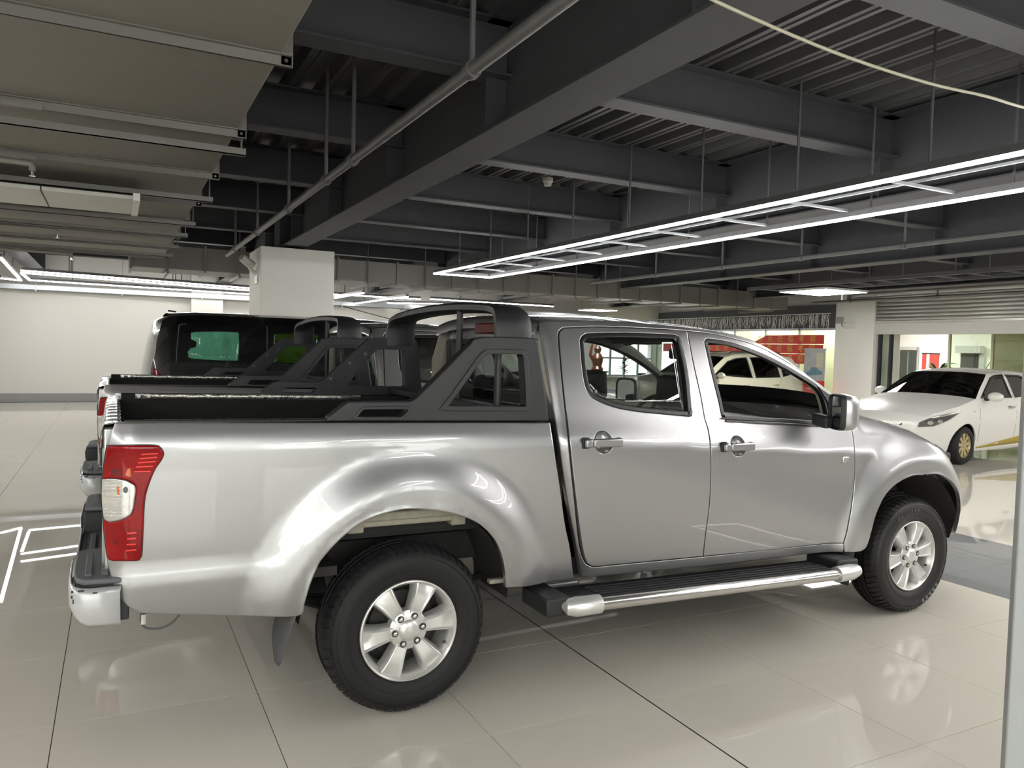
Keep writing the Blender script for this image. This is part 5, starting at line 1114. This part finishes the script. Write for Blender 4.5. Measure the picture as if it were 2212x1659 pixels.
sv.side(hood+wsc[1:]+roofp[1:]+rgl[1:]+rear[1:]+list(reversed(lower)), [wA1, wA2, wA3])
for lp in (wA1, wA2, wA3): sv.over('window_glass', inset(ccw(lp), 0.006), 'glass_dark', 0.006, 0.004, edge=0); panel('window_frame', lp, [inset(ccw(lp), 0.02)], sv.yf, 'seal', sv.both, h=0.06, gap=-0.003, edge=0.004, thick=0.01, yc=sv.yc, off=-0.003)
sv.top('bonnet', hood, 'paint_beige', 0.05, 0.08, bow2=0.14); sv.top('windscreen', wsc, 'glass_dark', 0.02, 0.14); sv.top('roof', roofp, 'paint_beige', 0.03); sv.top('rear_window', rgl, 'glass_dark', 0.01, -0.06); sv.top('tailgate', rear, 'paint_beige', 0, -0.08); sv.top('front_bumper', [(0.80, 0.92), (0.86, 0.75), (0.86, 0.5), (0.8, 0.3), (0.7, 0.25)], 'paint_beige', 0.05, 0.08, crown2=0)
for xc in (0, -2.7): sv.over('arch_trim', [(xc+0.50*cos(a), 0.36+0.50*sin(a)) for a in np.linspace(0, pi, 12)]+[(xc-0.42*cos(a), 0.36+0.42*sin(a)) for a in np.linspace(0, pi, 12)], 'paint_beige', -0.012, 0.012)
sv.over('sill_trim', [(-0.44, 0.25), (-2.28, 0.25), (-2.28, 0.36), (-0.44, 0.36)], 'plastic_black', -0.006, 0.01)
sv.seams([[(-0.45, 1.1), (-0.42, 0.8), (-0.48, 0.38)], [(-1.76, 1.55), (-1.76, 0.8), (-1.74, 0.38)], [(-2.66, 1.12), (-2.5, 0.85), (-2.2, 0.5)]])
sv.wheels((0, -2.7), 0.36, 0.22, 'alloy_lip', 7); sv.mirror(-0.62, 1.14, 'paint_beige'); sv.handles([(-1.5, 0.93), (-2.45, 0.95)], 'paint_beige'); sv.cabin(-3.4, 0.0, 0.45, 1.12, (-1.3, -2.3))
for y in (0.42, 1.46): MB().tube([(-1.3, y, 1.66), (-1.4, y, 1.70), (-2.9, y, 1.70), (-3.0, y, 1.66)], 0.014, 6).build('roof_rail', 'plastic_black', sv.root)

# --- black van
VX, VY = -0.86, 5.42
vn = Car('van', 'glossy black van with green tinted windows parked behind the second pickup', 'van', (VX, VY, 0), 0, 1.98, 'paint_black',
         [(0.25, 0.09), (0.4, 0.04), (0.7, 0.01), (0.95, 0.0), (1.1, 0.015), (1.3, 0.05), (1.6, 0.115), (1.75, 0.16), (1.82, 0.20), (1.87, 0.27), (1.90, 0.38)], (4.2, 0.6, 0.22, 2.2))
def vtr(px):
    out = []
    for u, v in px:
        y = VY+0.1
        for _ in range(12): p = ony(u, v, y); y = 0.5*y+0.5*(VY+vn.yf(p[0]-VX, p[2]))
        out.append((float(p[0]-VX), float(p[2])))
    return out
v1 = vtr(sm([(413, 723.5), (421.6, 717.6), (504.6, 718), (515.6, 727), (514, 773), (503, 779), (417, 774.7), (407, 766), (408, 757.6), (413, 752.5), (423, 750), (424, 739), (413, 733), (413, 723.5)], 3)[:-1])
v2 = vtr(sm([(593, 727), (600, 722), (680, 724.7), (687.7, 731), (686, 781), (678, 785), (598, 783), (592, 777), (593, 727)], 3)[:-1])
v3 = [(2.65, 1.25), (2.65, 1.66), (3.15, 1.68), (3.6, 1.45), (3.85, 1.25)]
hood = [(4.86, 0.98), (4.5, 1.07), (4.1, 1.16)]; wsc = [(4.1, 1.16), (3.75, 1.46), (3.35, 1.76)]; roofp = [(3.35, 1.76), (3.0, 1.83), (2.4, 1.865), (1.4, 1.875), (0.5, 1.868), (0.22, 1.845)]; rgl = [(0.22, 1.845), (0.15, 1.80), (0.10, 1.6), (0.045, 1.3), (0.02, 1.1)]; rear = [(0.02, 1.1), (0.0, 0.8), (0.0, 0.5), (0.05, 0.35)]
lower = [(4.93, 0.8), (4.93, 0.5), (4.85, 0.3), (4.5, 0.26)]+arch(3.95, 0.34, 0.40, 0.26)+[(2.4, 0.26)]+arch(0.95, 0.34, 0.40, 0.26)+[(0.3, 0.3), (0.05, 0.35)]
vloop = hood+wsc[1:]+roofp[1:]+rgl[1:]+rear[1:]+list(reversed(lower)); vbig = [(0.16, 1.2), (0.28, 1.72), (2.55, 1.74), (2.55, 1.2)]
for par, hs in (((vn.root, None), [v1, v2, v3]), ((None, vn.root), [vbig, v3])): panel('body_side', vloop, hs, vn.yf, 'paint_black', par, h=0.05, yc=vn.yc, thick=0.02, edge=0.006, gap=0)
panel('window_glass', inset(ccw(vbig), -0.004), [], vn.yf, 'glass_clear', (None, vn.root), h=0.1, yc=vn.yc, thick=0.004, edge=0, gap=0, off=0.004)
gl = [panel('window_glass', inset(ccw(l), -0.004), [], vn.yf, m, (vn.root, None), h=0.1, yc=vn.yc, thick=0.004, edge=0, gap=0, off=0.004) for l, m in ((v1, 'glass_green'), (v2, 'glass_olive'), (v3, 'glass_dark'))]
vn.over('window_seam', vtr([(386, 703), (392, 699.5), (402, 699), (402.4, 700), (393, 700.6), (387.5, 704), (383, 745), (381, 783), (380, 783), (382, 745)]), 'plastic_grey', -0.001, 0.003, edge=0); vn.over('window_seam', vtr([(576, 704), (577.2, 704), (577.2, 775), (576, 775)]), 'plastic_grey', -0.001, 0.003, edge=0)
vn.top('bonnet', hood, 'paint_black', 0.05, 0.08, bow2=0.14); vn.top('windscreen', wsc, 'glass_dark', 0.02, 0.14); vn.top('roof', roofp, 'paint_black', 0.05); vn.top('tail_door', rgl+rear[1:], 'paint_black', 0, -0.06); vn.top('front_bumper', [(4.86, 0.98), (4.93, 0.8), (4.93, 0.5), (4.85, 0.3)], 'paint_black', 0.05, 0.08, crown2=0)
vn.over('tail_light', vtr(sm([(331, 793), (336, 797), (345, 806), (353, 820), (350, 850), (333, 860), (328, 830), (331, 793)], 3)[:-1]), 'lamp_red', -0.008, 0.02)
MB().tube([(0.3, 0.5, 1.90), (0.22, 0.5, 1.91)], 0.01, 6).build('aerial_base', 'ink', vn.root)
vn.wheels((0.95, 3.95), 0.34, 0.22, 'alloy_lip', 5); vn.mirror(3.75, 1.22, 'paint_black'); vn.handles([(2.4, 1.02), (2.75, 1.02)], 'chrome'); vn.cabin(0.2, 4.2, 0.5, 1.12, (2.7,))
ae = onx(745, 682, 2.6); MB().tube([(2.9, 0.7, 1.90), (2.15, 0.7, 2.06)], 0.005, 6).build('aerial', 'ink', vn.root)

# --- things by the far window, seen through the cab
stt = thing('carved_statue', 'red-brown carved statue on a dark stand by the far window', 'statue', (12.75, 17.9, 0))
MB().box(-0.28, 0.28, -0.25, 0.25, 0.95, 1.0).box(-0.24, 0.24, -0.21, 0.21, 0, 0.95).build('stand', 'wood_red', stt, 0.01)
bd_ = MB(); bd_.lathe([(0, 1.0), (0.18, 1.0), (0.2, 1.06), (0.14, 1.15), (0.17, 1.28), (0.19, 1.40), (0.13, 1.52), (0.08, 1.58), (0.11, 1.64), (0.12, 1.72), (0.07, 1.80), (0, 1.82)], (0, 0, 0), 'z', 20); bd_.build('figure', 'wood_red', stt)
MB().tube([(-0.15, 0, 1.35), (-0.28, 0, 1.5), (-0.24, 0, 1.75), (-0.2, 0, 1.95)], [0.07, 0.055, 0.045, 0.02], 10).build('raised_arm', 'wood_red', stt)
def chair(x, y, rz, label):
    t = thing('office_chair', label, 'chair', (x, y, 0), rz, 'chairs by the far window')
    MB().box(-0.22, 0.22, -0.22, 0.22, 0.44, 0.50).build('seat', 'interior_dark', t, 0.02); MB().box(-0.22, 0.22, 0.19, 0.23, 0.55, 0.98).build('backrest', 'interior_dark', t, 0.015)
    for i in (-1, 1):
        for j in (-1, 1): MB().cyl((i*0.2, j*0.2, 0), (i*0.2, j*0.2, 0.45 if j < 0 else 0.75), 0.014, n=8).build('leg', 'tray_steel', t)
chair(13.8, 16.6, 0.4, 'dark office chair left of the glass table by the far window'); chair(15.0, 16.9, -0.5, 'dark office chair right of the glass table by the far window')
tb_ = thing('side_table', 'small glass-topped table between two chairs by the far window', 'table', (14.4, 16.7, 0))
MB().cyl((0, 0, 0.72), (0, 0, 0.74), 0.42, n=32).build('table_top', 'glass_clear', tb_); MB().cyl((0, 0, 0.02), (0, 0, 0.72), 0.03, n=12).build('leg', 'tray_steel', tb_); MB().cyl((0, 0, 0), (0, 0, 0.025), 0.26, n=24).build('base', 'tray_steel', tb_)
pl2 = thing('potted_fern', 'pale green potted plant in front of the far window', 'plant', (14.1, 18.3, 0))
MB().lathe([(0, 0), (0.14, 0), (0.18, 0.4), (0.16, 0.4), (0.15, 0.36), (0, 0.36)], (0, 0, 0), 'z', 18).build('pot', 'white_plastic', pl2); MB().cyl((0, 0, 0.36), (0, 0, 1.25), 0.02, n=8).build('stem', 'wood_red', pl2)
for k in range(18):
    a = k*2.4; z0 = 0.9+0.5*(k/18); r = 0.35-0.01*k; rows = []
    for i in range(5):
        t = i/4; c = Vector((cos(a)*r*t, sin(a)*r*t, z0+0.2*t-0.15*t*t)); wd = 0.05*sin(pi*min(1, 0.15+0.8*t))+0.003; s_ = Vector((-sin(a), cos(a), 0)); rows.append([tuple(c-s_*wd), tuple(c+Vector((0, 0, 0.01))), tuple(c+s_*wd)])
    MB().loft(rows).build('leaf', 'leaf', pl2, ang=0)
